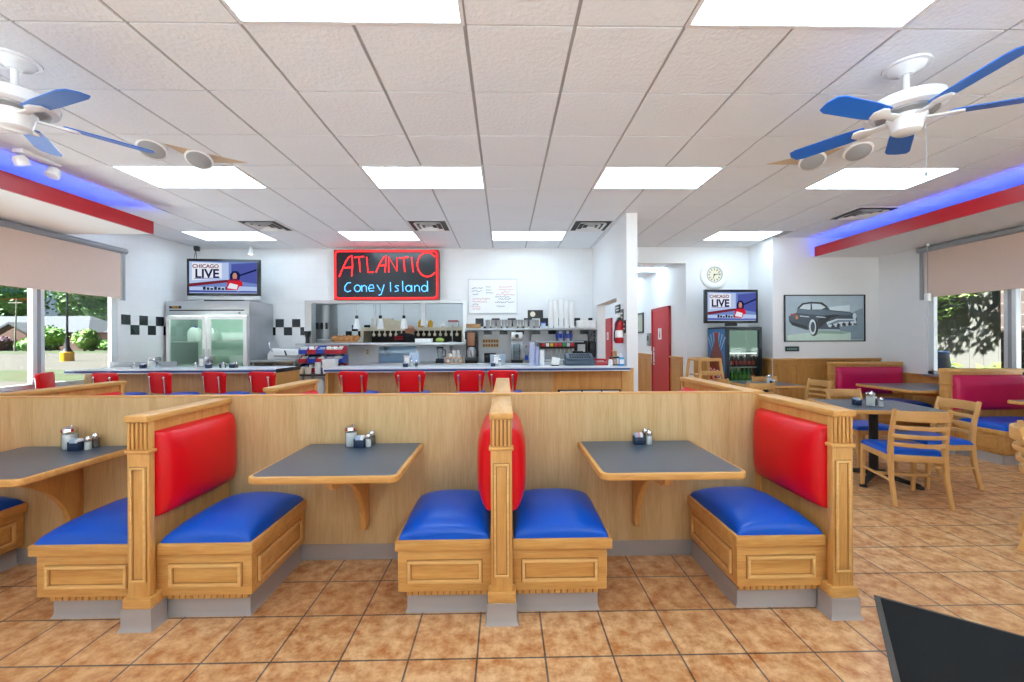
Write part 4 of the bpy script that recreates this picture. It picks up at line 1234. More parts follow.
def jug(x, y, z, label):
    t = thing('milk_jug', label, 'milk jug', (x, y, z), 0, 'milk jugs in the glass-door fridge')
    MB().prism([(-0.085, 0.0), (0.085, 0.0), (0.085, 0.15), (0.06, 0.2), (0.022, 0.235), (-0.022, 0.235), (-0.06, 0.2), (-0.085, 0.15)], 'y', -0.075, 0.075, 0.012).build('body', FOAM, t)
    MB().tube([(0.03, -0.02, 0.215), (0.075, -0.04, 0.2), (0.085, -0.05, 0.15), (0.075, -0.05, 0.1)], 0.012, 8).build('handle', FOAM, t)
    MB().lathe([(0, 0.232), (0.024, 0.232), (0.024, 0.255), (0, 0.255)], n=12).build('cap', NAVYB, t)
jug(-5.34, 7.2, 1.43, 'left white milk jug on the top fridge shelf')
jug(-5.14, 7.28, 1.43, 'right white milk jug on the top fridge shelf')
for x, z, w, lb in ((-5.20, 1.03, 0.16, 'small carton on the middle shelf of the fridge'), (-4.70, 1.43, 0.40, 'wide white food tub on the top shelf behind the right fridge door'), (-4.62, 1.03, 0.3, 'white food tub on the middle shelf behind the right fridge door')):
    t = thing('food_tub', lb, 'food tub', (x, 7.3, z), 0, 'food tubs in the glass-door fridge')
    MB().prism([(-w / 2 * 0.9, 0), (w / 2 * 0.9, 0), (w / 2, 0.13), (-w / 2, 0.13)], 'y', -0.1, 0.1, 0.008).build('tub', CREAM if w < 0.2 else FOAM, t)
    MB().box(-w / 2 - 0.005, w / 2 + 0.005, -0.105, 0.105, 0.13, 0.145, 0.004).build('lid', FOAM, t)

# televisions
SCR = emit('tv screen blue', '7f97d8', 0.75)
def poly_part(pts, m, name, par, y, mt=None, th=0.0012):
    q = MB().prism(pts, 'y', y - th, y)
    if mt is not None: q.xf(mt)
    return q.build(name, m, par, smooth=False)
E_W = emit('screen white', 'e9ecf7', 0.9); E_N = emit('screen navy', '1c2456', 0.8); E_R = emit('screen red', 'd0273a', 0.9); E_D = emit('screen dark', '30363f', 0.7)
E_S = emit('screen skin', 'c98f7a', 0.9); E_L = emit('screen light blue', 'b6c9ee', 0.9); E_P = emit('screen purple', '5560b0', 0.8); E_M = emit('screen maroon', '7d2c3c', 0.8)
def television(label, loc, rz, w, h, silver):
    t = thing('television', label, 'television', loc, rz)
    b = 0.045; z0 = 0.07 if silver else 0.0
    m = MB(); m.box(-w / 2, w / 2, 0.0, 0.06, z0, h, 0.008); m.box(-w / 2 + 0.1, w / 2 - 0.1, 0.06, 0.10, z0 + 0.08, h - 0.08, 0.01)
    m.build('housing', BLACK, t)
    if silver: MB().box(-w / 2, w / 2, -0.002, 0.06, 0, 0.07, 0.008).build('speaker_bar', STEELM, t)
    sw, sh = w / 2 - b, (h - z0) / 2 - b
    cz = z0 + (h - z0) / 2
    s = B(-sw, sw, -0.004, 0.002, cz - sh, cz + sh).build('screen', SCR, t, smooth=False)
    P = lambda u, v: (-sw + u * 2 * sw, cz - sh + v * 2 * sh)
    def pp(uv, mm, lvl, name='screen_picture'): poly_part([P(*q) for q in uv], mm, name, s, -0.004 - 0.0012 * lvl)
    pp([(0, 0), (1, 0), (1, 0.2), (0, 0.2)], E_L, 1)
    pp([(0, 0.2), (0.62, 0.36), (0.62, 0.44), (0, 0.3)], E_M, 1)
    pp([(0, 0.3), (0.5, 0.42), (0.5, 0.96), (0, 0.99)], E_L, 1)
    pp([(0.04, 0.40), (0.48, 0.47), (0.48, 0.94), (0.04, 0.96)], E_W, 1.5)
    pp([(0.5, 0.42), (0.58, 0.42), (0.58, 0.97), (0.5, 0.96)], E_L, 1)
    pp([(0.62, 0.4), (1, 0.3), (1, 0.98), (0.62, 0.92)], E_P, 1)
    pp([(0.72, 0.52), (1.0, 0.72), (1.0, 0.78), (0.72, 0.57)], E_N, 2)
    pp([(0.0, 0.02), (1, 0.02), (1, 0.07), (0, 0.09)], E_P, 2)
    # presenter in red, flat picture on the screen
    pp([(0.55, 0.1), (0.80, 0.1), (0.78, 0.36), (0.72, 0.46), (0.62, 0.46), (0.56, 0.34)], E_R, 3)
    pp([(0.60, 0.40), (0.74, 0.40), (0.755, 0.6), (0.71, 0.70), (0.64, 0.70), (0.60, 0.6)], E_N, 3)
    pp([(0.645, 0.46), (0.70, 0.46), (0.708, 0.56), (0.69, 0.64), (0.655, 0.64), (0.638, 0.56)], E_S, 4)
    pp([(0.56, 0.16), (0.70, 0.12), (0.72, 0.26), (0.60, 0.32)], E_W, 4)
    pp([(0.70, 0.06), (1.0, 0.12), (1.0, 0.2), (0.74, 0.22)], E_L, 4)
    text_mb('CHICAGO', h * 0.13, E_M, 'screen_lettering', s, Matrix.Translation((P(0.24, 0.84)[0], -0.007, P(0, 0.84)[1])), 0.0005, 0.002)
    text_mb('LIVE', h * 0.30, E_N, 'screen_lettering', s, Matrix.Translation((P(0.26, 0.60)[0], -0.007, P(0, 0.60)[1])), 0.0005, 0.006)
    pp([(0.07, 0.44), (0.45, 0.47), (0.45, 0.49), (0.07, 0.46)], E_P, 2)
    m = MB()
    for i in range(8):
        u = 0.2 + i * 0.055
        a = P(u, 0.10); c = P(u + 0.04, 0.2 - 0.02 * (i % 3))
        m.box(a[0], c[0], -0.0078, -0.0066, a[1], c[1])
    m.build('screen_picture', E_D, s, smooth=False)
    return t
tv = television('television standing on the stainless fridge in the left corner', (-4.80, 7.12, 2.132), math.radians(5), 1.17, 0.70, True)
m = MB(); m.box(-0.55, -0.49, 0.12, 0.2, 0.86, 0.945, 0.006); m.build('ceiling_bracket', BLACK, tv)
MB().tube([(-0.52, 0.14, 0.87), (-0.51, 0.13, 0.75), (-0.48, 0.08, 0.64)], 0.006, 6).build('cable', BLACK, tv)
MB().tube([(-0.535, 0.15, 0.87), (-0.545, 0.13, 0.72), (-0.54, 0.09, 0.62)], 0.005, 6).build('cable', BLACK, tv)
m = MB(); m.box(-0.3, 0.3, -0.03, 0.10, -0.03, 0.0, 0.006); m.build('stand', BLACK, tv)
tv2 = television('television on a wall arm above the drinks fridge', (3.985, 7.15, 1.70), math.radians(3), 0.97, 0.59, False)
m = MB(); m.box(-0.06, 0.06, 0.06, 0.49, 0.2, 0.26, 0.006); m.box(-0.1, 0.1, 0.46, 0.495, 0.1, 0.4, 0.006); m.box(-0.10, 0.10, -0.01, 0.06, -0.05, 0.01, 0.01)
m.build('wall_arm', BLACK, tv2)

# wall clock
t = thing('wall_clock', 'large round white wall clock above the television', 'clock', (3.93, 7.65, 2.625))
RX = Matrix.Rotation(PI / 2, 4, 'X')
MB().lathe([(0.14, 0.0), (0.268, 0.0), (0.27, 0.012), (0.255, 0.032), (0.20, 0.045), (0.155, 0.028), (0.14, 0.02)], (0, 0, 0), 48, RX).build('rim', WHITEG, t)
MB().lathe([(0, 0.0), (0.146, 0.0), (0.146, 0.018), (0, 0.018)], (0, 0, 0), 40, RX).build('face', CREAM, t)
MB().lathe([(0.136, 0.018), (0.148, 0.018), (0.148, 0.032), (0.136, 0.030)], (0, 0, 0), 40, RX).build('bezel', GREYM, t)
m = MB()
for i in range(12):
    a = i * PI / 6
    m.bm.verts.ensure_lookup_table()
    q = MB().box(-0.006, 0.006, -0.0195, -0.018, 0.085, 0.118)
    q.xf(Matrix.Rotation(a, 4, 'Y')); me = bpy.data.meshes.new('q'); q.bm.to_mesh(me); q.bm.free(); m.bm.from_mesh(me); bpy.data.meshes.remove(me)
m.build('numerals', BLACK, t, smooth=False)
MB().prism([(-0.008, -0.02), (0.008, -0.02), (0.003, 0.11), (-0.003, 0.11)], 'y', -0.023, -0.021).xf(Matrix.Rotation(math.radians(80), 4, 'Y')).build('minute_hand', BLACK, t, smooth=False)
MB().prism([(-0.009, -0.02), (0.009, -0.02), (0.004, 0.075), (-0.004, 0.075)], 'y', -0.0212, -0.0195).xf(Matrix.Rotation(math.radians(200), 4, 'Y')).build('hour_hand', BLACK, t, smooth=False)

# neon sign
t = thing('neon_sign', 'neon sign with red and blue lettering above the pass-through', 'sign', (-2.16, YB, 2.17))
SW, SH = 1.91, 0.92
MB().box(-SW / 2, SW / 2, -0.16, -0.001, 0, SH, 0.006).build('sign_box', BLACK, t)
B(-SW / 2 + 0.03, SW / 2 - 0.03, -0.166, -0.158, 0.03, SH - 0.03).build('sign_face', TUBEOFF, t, smooth=False)
m = MB(); m.box(-SW / 2, -SW / 2 + 0.035, -0.172, -0.158, 0, SH); m.box(SW / 2 - 0.035, SW / 2, -0.172, -0.158, 0, SH); m.box(-SW / 2 + 0.035, SW / 2 - 0.035, -0.172, -0.158, 0, 0.035); m.box(-SW / 2 + 0.035, SW / 2 - 0.035, -0.172, -0.158, SH - 0.035, SH)
m.build('sign_frame', REDP, t, smooth=False)
NR = emit('red neon', 'ff2626', 4.5); NBl = emit('blue neon', '62bcff', 2.2)
U = lambda p: ((p[0] - 118) / 820 * SW - SW / 2, -0.185, (472 - p[1]) / 392 * SH)
def circ(cx, cy, rx, ry, a0, a1, n=14): return [(cx + rx * math.cos(math.radians(a0 + (a1 - a0) * i / n)), cy - ry * math.sin(math.radians(a0 + (a1 - a0) * i / n))) for i in range(n + 1)]
m = MB()
for st in ([(162, 292), (185, 235), (215, 172), (238, 138), (262, 128), (266, 200), (258, 288)], [(196, 222), (268, 218)],
           [(280, 142), (355, 134)], [(316, 140), (325, 255)], [(376, 138), (386, 257), (428, 257)],
           [(448, 257), (478, 192), (510, 140), (530, 130), (524, 205), (518, 257)], [(472, 206), (524, 203)],
           [(548, 257), (548, 138), (612, 250), (612, 142)], [(632, 148), (702, 140)], [(664, 146), (674, 255)], [(728, 140), (738, 257)],
           circ(850, 198, 78, 94, 40, 318, 22)):
    m.tube([U(p) for p in st], 0.0085, 8)
m.build('red_lettering', NR, t)
m = MB()
for st in ([(252, 338), (225, 340), (205, 368), (205, 398), (225, 410), (252, 400)], circ(303, 382, 24, 26, 0, 360), [(338, 408), (336, 358)], [(338, 372), (355, 358), (372, 368), (374, 408)],
           [(390, 384), (432, 380), (424, 356), (402, 356), (388, 380), (398, 404), (432, 402)], [(456, 356), (482, 398)], [(512, 352), (488, 430), (468, 436)],
           [(560, 335), (562, 408)], [(626, 364), (606, 360), (596, 370), (618, 386), (622, 402), (594, 408)], [(655, 326), (658, 408)],
           circ(702, 384, 22, 24, 0, 360), [(726, 358), (728, 408)], [(750, 408), (750, 360)], [(750, 374), (768, 358), (786, 370), (788, 408)], circ(826, 384, 22, 24, 0, 360), [(850, 326), (852, 408)]):
    m.tube([U(p) for p in st], 0.0085, 8)
m.build('blue_lettering', NBl, t)
def rrect(i, r):
    a, b = SW / 2 - i, SH - i
    pts = []
    for cx, cz, a0 in ((a - r, b - r, 0), (-a + r, b - r, 90), (-a + r, i + r, 180), (a - r, i + r, 270)):
        for k in range(5):
            an = math.radians(a0 + k * 22.5); pts.append((cx + r * math.cos(an), -0.185, cz + r * math.sin(an)))
    return pts
m = MB(); m.tube(rrect(0.034, 0.06), 0.009, 8, True); m.build('border_tube', NR, t)

# whiteboard
t = thing('whiteboard', 'whiteboard with red and black handwriting beside the neon sign', 'whiteboard', (-0.22, YB, 1.935))
B(-0.45, 0.45, -0.018, -0.001, 0, 0.625).build('board', WHITEG, t, smooth=False)
m = MB(); m.box(-0.46, 0.46, -0.024, -0.001, -0.012, 0); m.box(-0.46, 0.46, -0.024, -0.001, 0.625, 0.637); m.box(-0.46, -0.45, -0.024, -0.001, 0, 0.625); m.box(0.45, 0.46, -0.024, -0.001, 0, 0.625)
m.build('frame', STEELM, t, smooth=False)
INKB = mat('black ink', '4a4d55', 0.8); INKR = mat('red ink', 'd2555a', 0.8)
rs = random.Random(3)
def scrib(mb, u0, u1, v):
    x0, x1, z = -0.45 + u0 * 0.9, -0.45 + u1 * 0.9, v * 0.625
    pts = []; n = int((x1 - x0) / 0.010)
    for i in range(n + 1):
        pts.append((x0 + (x1 - x0) * i / n, -0.0185, z + rs.uniform(-0.016, 0.016)))
        if rs.random() < 0.12 and len(pts) > 4:
            mb.tube(pts, 0.0036, 4); pts = [(x0 + (x1 - x0) * (i + 0.9) / n, -0.0185, z)]
    if len(pts) > 1: mb.tube(pts, 0.0036, 4)
kb, kr = MB(), MB()
for a in ((0.06, 0.3, 0.74), (0.06, 0.27, 0.65), (0.08, 0.2, 0.56), (0.36, 0.46, 0.78), (0.36, 0.48, 0.69), (0.36, 0.5, 0.6), (0.55, 0.85, 0.48), (0.62, 0.88, 0.42), (0.54, 0.95, 0.32), (0.58, 0.75, 0.2), (0.08, 0.2, 0.26)): scrib(kb, *a)
for a in ((0.64, 0.9, 0.78), (0.62, 0.93, 0.7), (0.68, 0.85, 0.62), (0.57, 0.96, 0.55), (0.08, 0.44, 0.42), (0.08, 0.38, 0.34), (0.08, 0.24, 0.12), (0.06, 0.24, 0.19)): scrib(kr, *a)
kb.build('black_lettering', INKB, t); kr.build('red_lettering', INKR, t)

# pass-through frame and sill
t = thing('pass_through_frame', 'stainless frame and shelf around the kitchen pass-through under the sign', 'pass-through', (-2.19, YB, 0))
a, b = PX0 + 2.19, PX1 + 2.19
m = MB(); m.box(a - 0.10, a + 0.02, -0.02, 0.16, PZ0 - 0.02, PZ1 + 0.05); m.box(b - 0.02, b + 0.06, -0.02, 0.16, PZ0 - 0.02, PZ1 + 0.05); m.box(a - 0.10, b + 0.06, -0.025, 0.16, PZ1 - 0.01, PZ1 + 0.05)
m.build('frame', STEEL, t, smooth=False)
MB().box(a - 0.14, b + 0.08, -0.30, 0.34, PZ0 - 0.055, PZ0 - 0.005, 0.006).build('shelf', STEEL, t)
for x, w_ in ((-0.25, 0.02), (0.66, 0.045)):
    B(x - w_, x + w_, 0.02, 0.06, 1.70, PZ1).build('upright', STEELM, t, smooth=False)
for x in (-1.2, 0.0, 1.2):
    MB().prism([(-0.28, PZ0 - 0.055), (-0.001, PZ0 - 0.055), (-0.001, PZ0 - 0.25)], 'x', x - 0.012, x + 0.012).build('shelf_bracket', STEEL, t)
LAMPS = [(-2.83, 'left pendant heat lamp hanging in the pass-through'), (-2.38, 'middle pendant heat lamp hanging in the pass-through'), (-1.93, 'right pendant heat lamp hanging in the pass-through')]
for x, lb in LAMPS:
    t = thing('heat_lamp', lb, 'heat lamp', (x, 7.93, 2.125), 0, 'pendant heat lamps')
    MB().cyl((0, 0, 0), (0, 0, -0.22), 0.010).build('rod', STEELM, t)
    MB().lathe([(0, -0.285), (0.03, -0.285), (0.03, -0.22), (0, -0.22)], n=16).build('socket', BLACK, t)
    MB().lathe([(0.068, -0.47), (0.074, -0.475), (0.06, -0.38), (0.045, -0.31), (0.034, -0.28), (0.03, -0.28), (0.04, -0.31), (0.055, -0.38)], n=20).build('lamp_shade', WHITEG, t)

# kitchen interior
t = thing('exhaust_duct', 'stainless curved fryer back panel at the left of the pass-through', 'steel panel', (-3.72, 8.6, 0))
MB().lathe([(0, 0.9), (0.24, 0.9), (0.24, 2.3), (0, 2.3)], n=28).build('panel', GALV, t)
for i in range(4):
    MB().box(-0.17 + i * 0.10, -0.13 + i * 0.10, -0.30, -0.255 - 0.0, 1.66, 1.79, 0.004).build('handle', BLACK, t)
B(-0.3, 0.3, -0.28, 0.3, 0, 0.9).build('base', STEELM, t, smooth=False)
t = thing('prep_shelf_unit', 'long cook-line shelf unit in the kitchen behind the pass-through', 'shelf unit', (-1.92, 8.9, 0))
B(-1.05, 1.08, -0.28, 0.28, 1.655, 1.70).build('top_shelf', STEELM, t, smooth=False)
B(-1.05, 1.08, 0.26, 0.28, 0.0, 1.655).build('back_panel', mat('dark grill back', '4c4038', 0.5, var=0.3, scale=12), t, smooth=False)
B(-1.05, 1.08, -0.28, 0.27, 0.86, 0.92).build('work_surface', STEEL, t, smooth=False)
for x in (-1.05, 1.05):
    B(x - 0.03, x + 0.03, -0.28, 0.26, 0, 1.655).build('side_panel', CREAM, t, smooth=False)
B(-1.05, 1.08, -0.29, -0.275, 1.63, 1.70).build('front_rail', CREAM, t, smooth=False)
for i in range(16):
    x = -2.72 + i * 0.115
    t = thing('ladle', 'white utensil hanging in the row under the cook-line shelf', 'utensil', (x, 8.60, 1.655), 0, 'utensils hanging under the cook-line shelf')
    MB().box(-0.012, 0.012, -0.004, 0.004, -0.09, 0.0, 0.003).build('handle', CREAM, t)
    MB().blob((0, 0, -0.11), 0.034, 2, 0, (1, 0.5, 1.1)).build('bowl', CREAM, t)
for x, mm, lb in ((-1.77, YELLOW, 'left yellow mustard bottle on the cook-line shelf'), (-1.56, YELLOW, 'right yellow mustard bottle on the cook-line shelf'), (-1.665, FOAM, 'white squeeze bottle between the yellow mustard bottles')):
    t = thing('squeeze_bottle', lb, 'squeeze bottle', (x, 8.7, 1.70), 0, 'squeeze bottles on the cook-line shelf')
    MB().lathe([(0, 0), (0.045, 0), (0.05, 0.01), (0.05, 0.11), (0.03, 0.135), (0, 0.135)], n=16).build('bottle', mm, t)
    MB().lathe([(0, 0.13), (0.03, 0.13), (0.008, 0.165), (0, 0.165)], n=12).build('nozzle', mm, t)
def carton(name, label, cat, loc, w, d, h, m, group=None, lidm=None):
    t = thing(name, label, cat, loc, 0, group)
    MB().box(-w / 2, w / 2, -d / 2, d / 2, 0, h, 0.004).build('body', m, t)
    f = MB(); f.box(-w / 2 - 0.003, w / 2 + 0.003, -d / 2 - 0.003, d / 2 + 0.003, h * 0.8, h + 0.003, 0.003); f.build('lid', lidm or m, t)
    return t
carton('storage_box', 'cream storage box left of the mustard on the cook-line shelf', 'box', (-2.30, 8.85, 1.70), 0.24, 0.2, 0.15, CREAM)
carton('storage_box', 'pale flat box beside the rods on the cook-line shelf', 'box', (-2.62, 8.9, 1.70), 0.42, 0.2, 0.20, CREAM)
carton('storage_box', 'white box with red lid at the right end of the cook-line shelf', 'box', (-1.08, 8.75, 1.70), 0.20, 0.2, 0.14, FOAM, None, REDP)
t = thing('thermometer_dial', 'round steel dial standing on the cook-line shelf', 'dial', (-1.30, 8.7, 1.70))
MB().lathe([(0, 0), (0.04, 0), (0.045, 0.008), (0.045, 0.02), (0, 0.02)], (0, 0.01, 0.055), 18, Matrix.Rotation(PI / 2, 4, 'X')).build('dial', STEEL, t)
MB().box(-0.03, 0.03, -0.02, 0.02, 0, 0.015, 0.003).build('foot', BLACK, t)
t = thing('bun_tray', 'tray of brown buns at the left of the pass-through shelf', 'tray', (-3.08, 8.02, PZ0 - 0.004))
MB().box(-0.27, 0.27, -0.13, 0.13, 0.0, 0.02, 0.006).build('tray', CARDB, t)
MB().box(-0.27, 0.27, -0.13, -0.12, 0.0, 0.035, 0.004).build('tray_front', CARDB, t)
for i in range(12):
    q = thing('bun', 'brown bun heaped on the tray in the pass-through', 'bun', (-3.08 - 0.21 + (i % 6) * 0.084, 7.97 + 0.09 * (i // 6), PZ0 + 0.062 + 0.03 * (i // 6)), 0, 'buns on the pass-through tray')
    MB().lathe([(0, -0.04), (0.04, -0.04), (0.052, -0.015), (0.05, 0.02), (0.03, 0.05), (0, 0.06)], n=14).build('bun_crust', BROWN, q)
t = thing('stacked_plates', 'stack of white platters at the left end of the pass-through shelf', 'plates', (-3.40, 7.86, PZ0 - 0.004))
for i in range(3):
    MB().lathe([(0, 0), (0.09, 0), (0.15, 0.014), (0.152, 0.018), (0.09, 0.008), (0, 0.008)], (0, 0, i * 0.028), 24).build('platter', WHITEG, t)
carton('paper_tray', 'white paper tray on the pass-through shelf in front of the cook', 'tray', (-1.53, 7.83, PZ0 - 0.004), 0.30, 0.18, 0.075, PAPER)
t = thing('melon', 'pale green melon on the pass-through shelf', 'melon', (-1.25, 7.95, PZ0 + 0.043))
MB().blob((0, 0, 0), 0.055, 3, 0, (1.5, 1, 0.86)).build('rind', mat('melon rind', '9db04f', 0.5, var=0.3, scale=20), t)
MB().cyl((0.075, 0, 0.0), (0.095, 0, 0.008), 0.006).build('stem', GREEN, t)
t = thing('ticket_spindle', 'thin steel spindle on a disc base on the pass-through shelf', 'spindle', (-1.0, 7.88, PZ0 - 0.004))
MB().lathe([(0, 0), (0.11, 0), (0.11, 0.008), (0.02, 0.018), (0, 0.018)], n=24).build('base', STEEL, t)
MB().cyl((0, 0, 0.01), (0, 0, 0.34), 0.008).build('rod', STEEL, t)
t = thing('tumbler_rack', 'small dark hopper at the left end of the pass-through', 'hopper', (-3.66, 7.70, PZ0 - 0.004))
MB().lathe([(0, 0), (0.035, 0), (0.03, 0.06), (0.03, 0.10), (0.06, 0.19), (0.06, 0.21), (0, 0.21)], n=16).build('body', BLACK, t)
MB().lathe([(0, 0.21), (0.062, 0.21), (0.062, 0.225), (0, 0.225)], n=16).build('lid', BLACK, t)

# the cook, seen from behind in the kitchen
def person():
    t = thing('person', 'cook in a black shirt with red back lettering, head bowed in the pass-through', 'person', (-2.04, 8.33, 0), math.radians(-40))
    J = {'pelvis': (0, 0.02, 0.93), 'waist': (0, 0.03, 1.06), 'chest': (0.0, 0.03, 1.26), 'upper': (0.0, 0.05, 1.39), 'neck': (0.02, 0.10, 1.475), 'skull': (0.04, 0.145, 1.56), 'crown': (0.05, 0.17, 1.635),
         'sl': (-0.19, 0.05, 1.385), 'el': (-0.25, 0.12, 1.13), 'wl': (-0.14, 0.32, 1.03), 'hl': (-0.11, 0.38, 1.01),
         'sr': (0.19, 0.05, 1.385), 'er': (0.25, 0.12, 1.13), 'wr': (0.14, 0.32, 1.03), 'hr': (0.11, 0.38, 1.01),
         'pl': (-0.095, 0.02, 0.86), 'kl': (-0.10, 0.05, 0.48), 'al': (-0.10, -0.01, 0.09), 'fl': (-0.11, 0.12, 0.045),
         'pr': (0.095, 0.02, 0.86), 'kr': (0.10, 0.05, 0.48), 'ar': (0.10, -0.01, 0.09), 'fr': (0.11, 0.12, 0.045)}
    J = {k: (v[0], v[1], v[2] * 1.06) for k, v in J.items()}
    Rr = {'pelvis': (.16, .11), 'waist': (.15, .11), 'chest': (.175, .12), 'upper': (.15, .10), 'neck': (.06, .06), 'skull': (.088, .1), 'crown': (.07, .08),
          'sl': (.07, .07), 'el': (.047, .047), 'wl': (.031, .031), 'hl': (.04, .025), 'sr': (.07, .07), 'er': (.047, .047), 'wr': (.031, .031), 'hr': (.04, .025),
          'pl': (.095, .095), 'kl': (.062, .062), 'al': (.042, .042), 'fl': (.04, .035), 'pr': (.095, .095), 'kr': (.062, .062), 'ar': (.042, .042), 'fr': (.04, .035)}
    E_ = [('pelvis', 'waist'), ('waist', 'chest'), ('chest', 'upper'), ('upper', 'neck'), ('neck', 'skull'), ('skull', 'crown'), ('upper', 'sl'), ('sl', 'el'), ('el', 'wl'), ('wl', 'hl'), ('upper', 'sr'), ('sr', 'er'), ('er', 'wr'), ('wr', 'hr'),
          ('pelvis', 'pl'), ('pl', 'kl'), ('kl', 'al'), ('al', 'fl'), ('pelvis', 'pr'), ('pr', 'kr'), ('kr', 'ar'), ('ar', 'fr')]
    def skin(keys, edges, m, name, grow=0.0, par=t):
        keys = list(keys); ix = {k: i for i, k in enumerate(keys)}
        me = bpy.data.meshes.new(name)
        me.from_pydata([J[k] for k in keys], [(ix[a], ix[b]) for a, b in edges], [])
        o = bpy.data.objects.new(name, me); COL.objects.link(o); o.parent = par
        md = o.modifiers.new('skin', 'SKIN'); md.use_smooth_shade = True
        for k in keys:
            o.data.skin_vertices[0].data[ix[k]].radius = (Rr[k][0] + grow, Rr[k][1] + grow)
        o.data.skin_vertices[0].data[0].use_root = True
        sb = o.modifiers.new('sub', 'SUBSURF'); sb.levels = 2; sb.render_levels = 2
        me.materials.append(m)
        # bake to a plain mesh
        dg = bpy.context.evaluated_depsgraph_get(); dg.update()
        m2 = bpy.data.meshes.new_from_object(o.evaluated_get(dg))
        o.modifiers.clear(); o.data = m2
        return o
    skin(J.keys(), E_, SKIN, 'body')
    for sx in (-1, 1):   # fingers curled over the work
        k0 = Vector(J['hl' if sx < 0 else 'hr'])
        f = MB()
        for i, L in enumerate((0.070, 0.078, 0.073, 0.058)):
            b = k0 + Vector((sx * (0.03 - i * 0.02), 0.03, 0))
            f.tube([b, b + Vector((0, L * 0.5, -0.006)), b + Vector((0, L * 0.8, -0.03)), b + Vector((0, L * 0.85, -0.05))], [0.009, 0.0088, 0.008, 0.006], 8)
        b = k0 + Vector((-sx * 0.035, -0.01, 0)); f.tube([b, b + Vector((-sx * 0.025, 0.03, -0.01)), b + Vector((-sx * 0.02, 0.055, -0.03))], [0.011, 0.0095, 0.007], 8)
        f.build('hand_fingers', SKIN, t)
    sh = ['chest', 'pelvis', 'waist', 'upper', 'sl', 'sr']
    J2 = dict(J)
    J['sl2'] = tuple(Vector(J['sl']).lerp(Vector(J['el']), 0.62)); J['sr2'] = tuple(Vector(J['sr']).lerp(Vector(J['er']), 0.62)); Rr['sl2'] = Rr['sr2'] = (.066, .066)
    J['collar'] = tuple(Vector(J['upper']).lerp(Vector(J['neck']), 0.75)); Rr['collar'] = (.072, .072); Rr['upper'] = (.17, .115); Rr['sl'] = Rr['sr'] = (.085, .085)
    skin(['pelvis', 'waist', 'chest', 'upper', 'sl', 'sl2', 'sr', 'sr2', 'collar'], [('upper', 'collar'), ('pelvis', 'waist'), ('waist', 'chest'), ('chest', 'upper'), ('upper', 'sl'), ('sl', 'sl2'), ('upper', 'sr'), ('sr', 'sr2')], BLKCLOTH, 'shirt', 0.016)
    J['pe'] = J['pelvis']; Rr['pe'] = (.16, .115)
    skin(['pe', 'pl', 'kl', 'al', 'pr', 'kr', 'ar'], [('pe', 'pl'), ('pl', 'kl'), ('kl', 'al'), ('pe', 'pr'), ('pr', 'kr'), ('kr', 'ar')], DENIM, 'trousers', 0.014)
    # face on the far side: ears, nose, mouth, eyes
    fc = MB(); c = Vector(J['skull'])
    fc.blob(c + Vector((-0.088, 0.01, 0.01)), 0.03, 2, 0, (0.4, 0.7, 1)); fc.blob(c + Vector((0.088, 0.01, 0.01)), 0.03, 2, 0, (0.4, 0.7, 1)); fc.blob(c + Vector((0, 0.115, -0.005)), 0.022, 2, 0, (0.7, 1, 1.1))
    fc.build('face_features', SKIN, t)
    ey = MB(); ey.blob(c + Vector((-0.035, 0.095, 0.02)), 0.012, 2); ey.blob(c + Vector((0.035, 0.095, 0.02)), 0.012, 2); ey.build('eyes', WHITEG, t)
    mo = MB(); mo.blob(c + Vector((0, 0.10, -0.045)), 0.022, 2, 0, (1.2, 0.4, 0.3)); mo.build('mouth', mat('lips', '9c5a52', 0.6), t)
    # red lettering printed on the back of the shirt (two illegible lines)
    lt = MB(); rr = random.Random(5)
    for z, half in ((1.50, 0.12), (1.455, 0.125)):
        x = -half
        while x < half:
            wd = rr.uniform(0.016, 0.026)
            lt.box(x, x + wd * 0.75, -0.126, -0.104, z - 0.014, z + 0.014); x += wd
    lt.build('shirt_lettering', REDB, t, smooth=False)
    return t
cook = person()

# ------------------------------------------------------------------ back counter below the pass-through and beside it
t = thing('back_counter', 'stainless back counter along the wall under the pass-through', 'counter', (-0.5, 7.35, 0))
MB().box(-1.95, 2.12, -0.38, 0.395, 0.985, 1.03, 0.005).build('worktop', STEEL, t)
B(-1.93, 2.10, -0.34, 0.39, 0.10, 0.985).build('cabinet', STEELM, t, smooth=False)
B(-1.9, 2.08, -0.28, 0.38, 0.0, 0.10).build('plinth', BLACK, t, smooth=False)
BC = 1.03
t = thing('upper_shelf', 'long white wall shelf with cups and foam stacks under the whiteboard wall', 'shelf', (0.48, 7.5, 1.63))
MB().box(-1.19, 1.17, -0.16, 0.245, -0.03, 0.005, 0.004).build('shelf_board', STEELM, t)
for x in (-1.1, 0.0, 1.1):
    MB().prism([(-0.12, -0.03), (0.245, -0.03), (0.245, -0.24)], 'x', x - 0.012, x + 0.012).build('bracket', STEELM, t)
t = thing('lower_shelf', 'short wall shelf with dark blue cups above the soda machine', 'shelf', (1.0, 7.5, 1.40))
MB().box(-0.42, 0.42, -0.14, 0.245, -0.025, 0.0, 0.004).build('shelf_board', STEELM, t)
for x in (-0.38, 0.38):
    B(x - 0.012, x + 0.012, 0.19, 0.245, -0.2, -0.025).build('bracket', STEELM, t, smooth=False)
SHZ = 1.637
TINC = [STEELM, CREAM, GALV, LAVC]
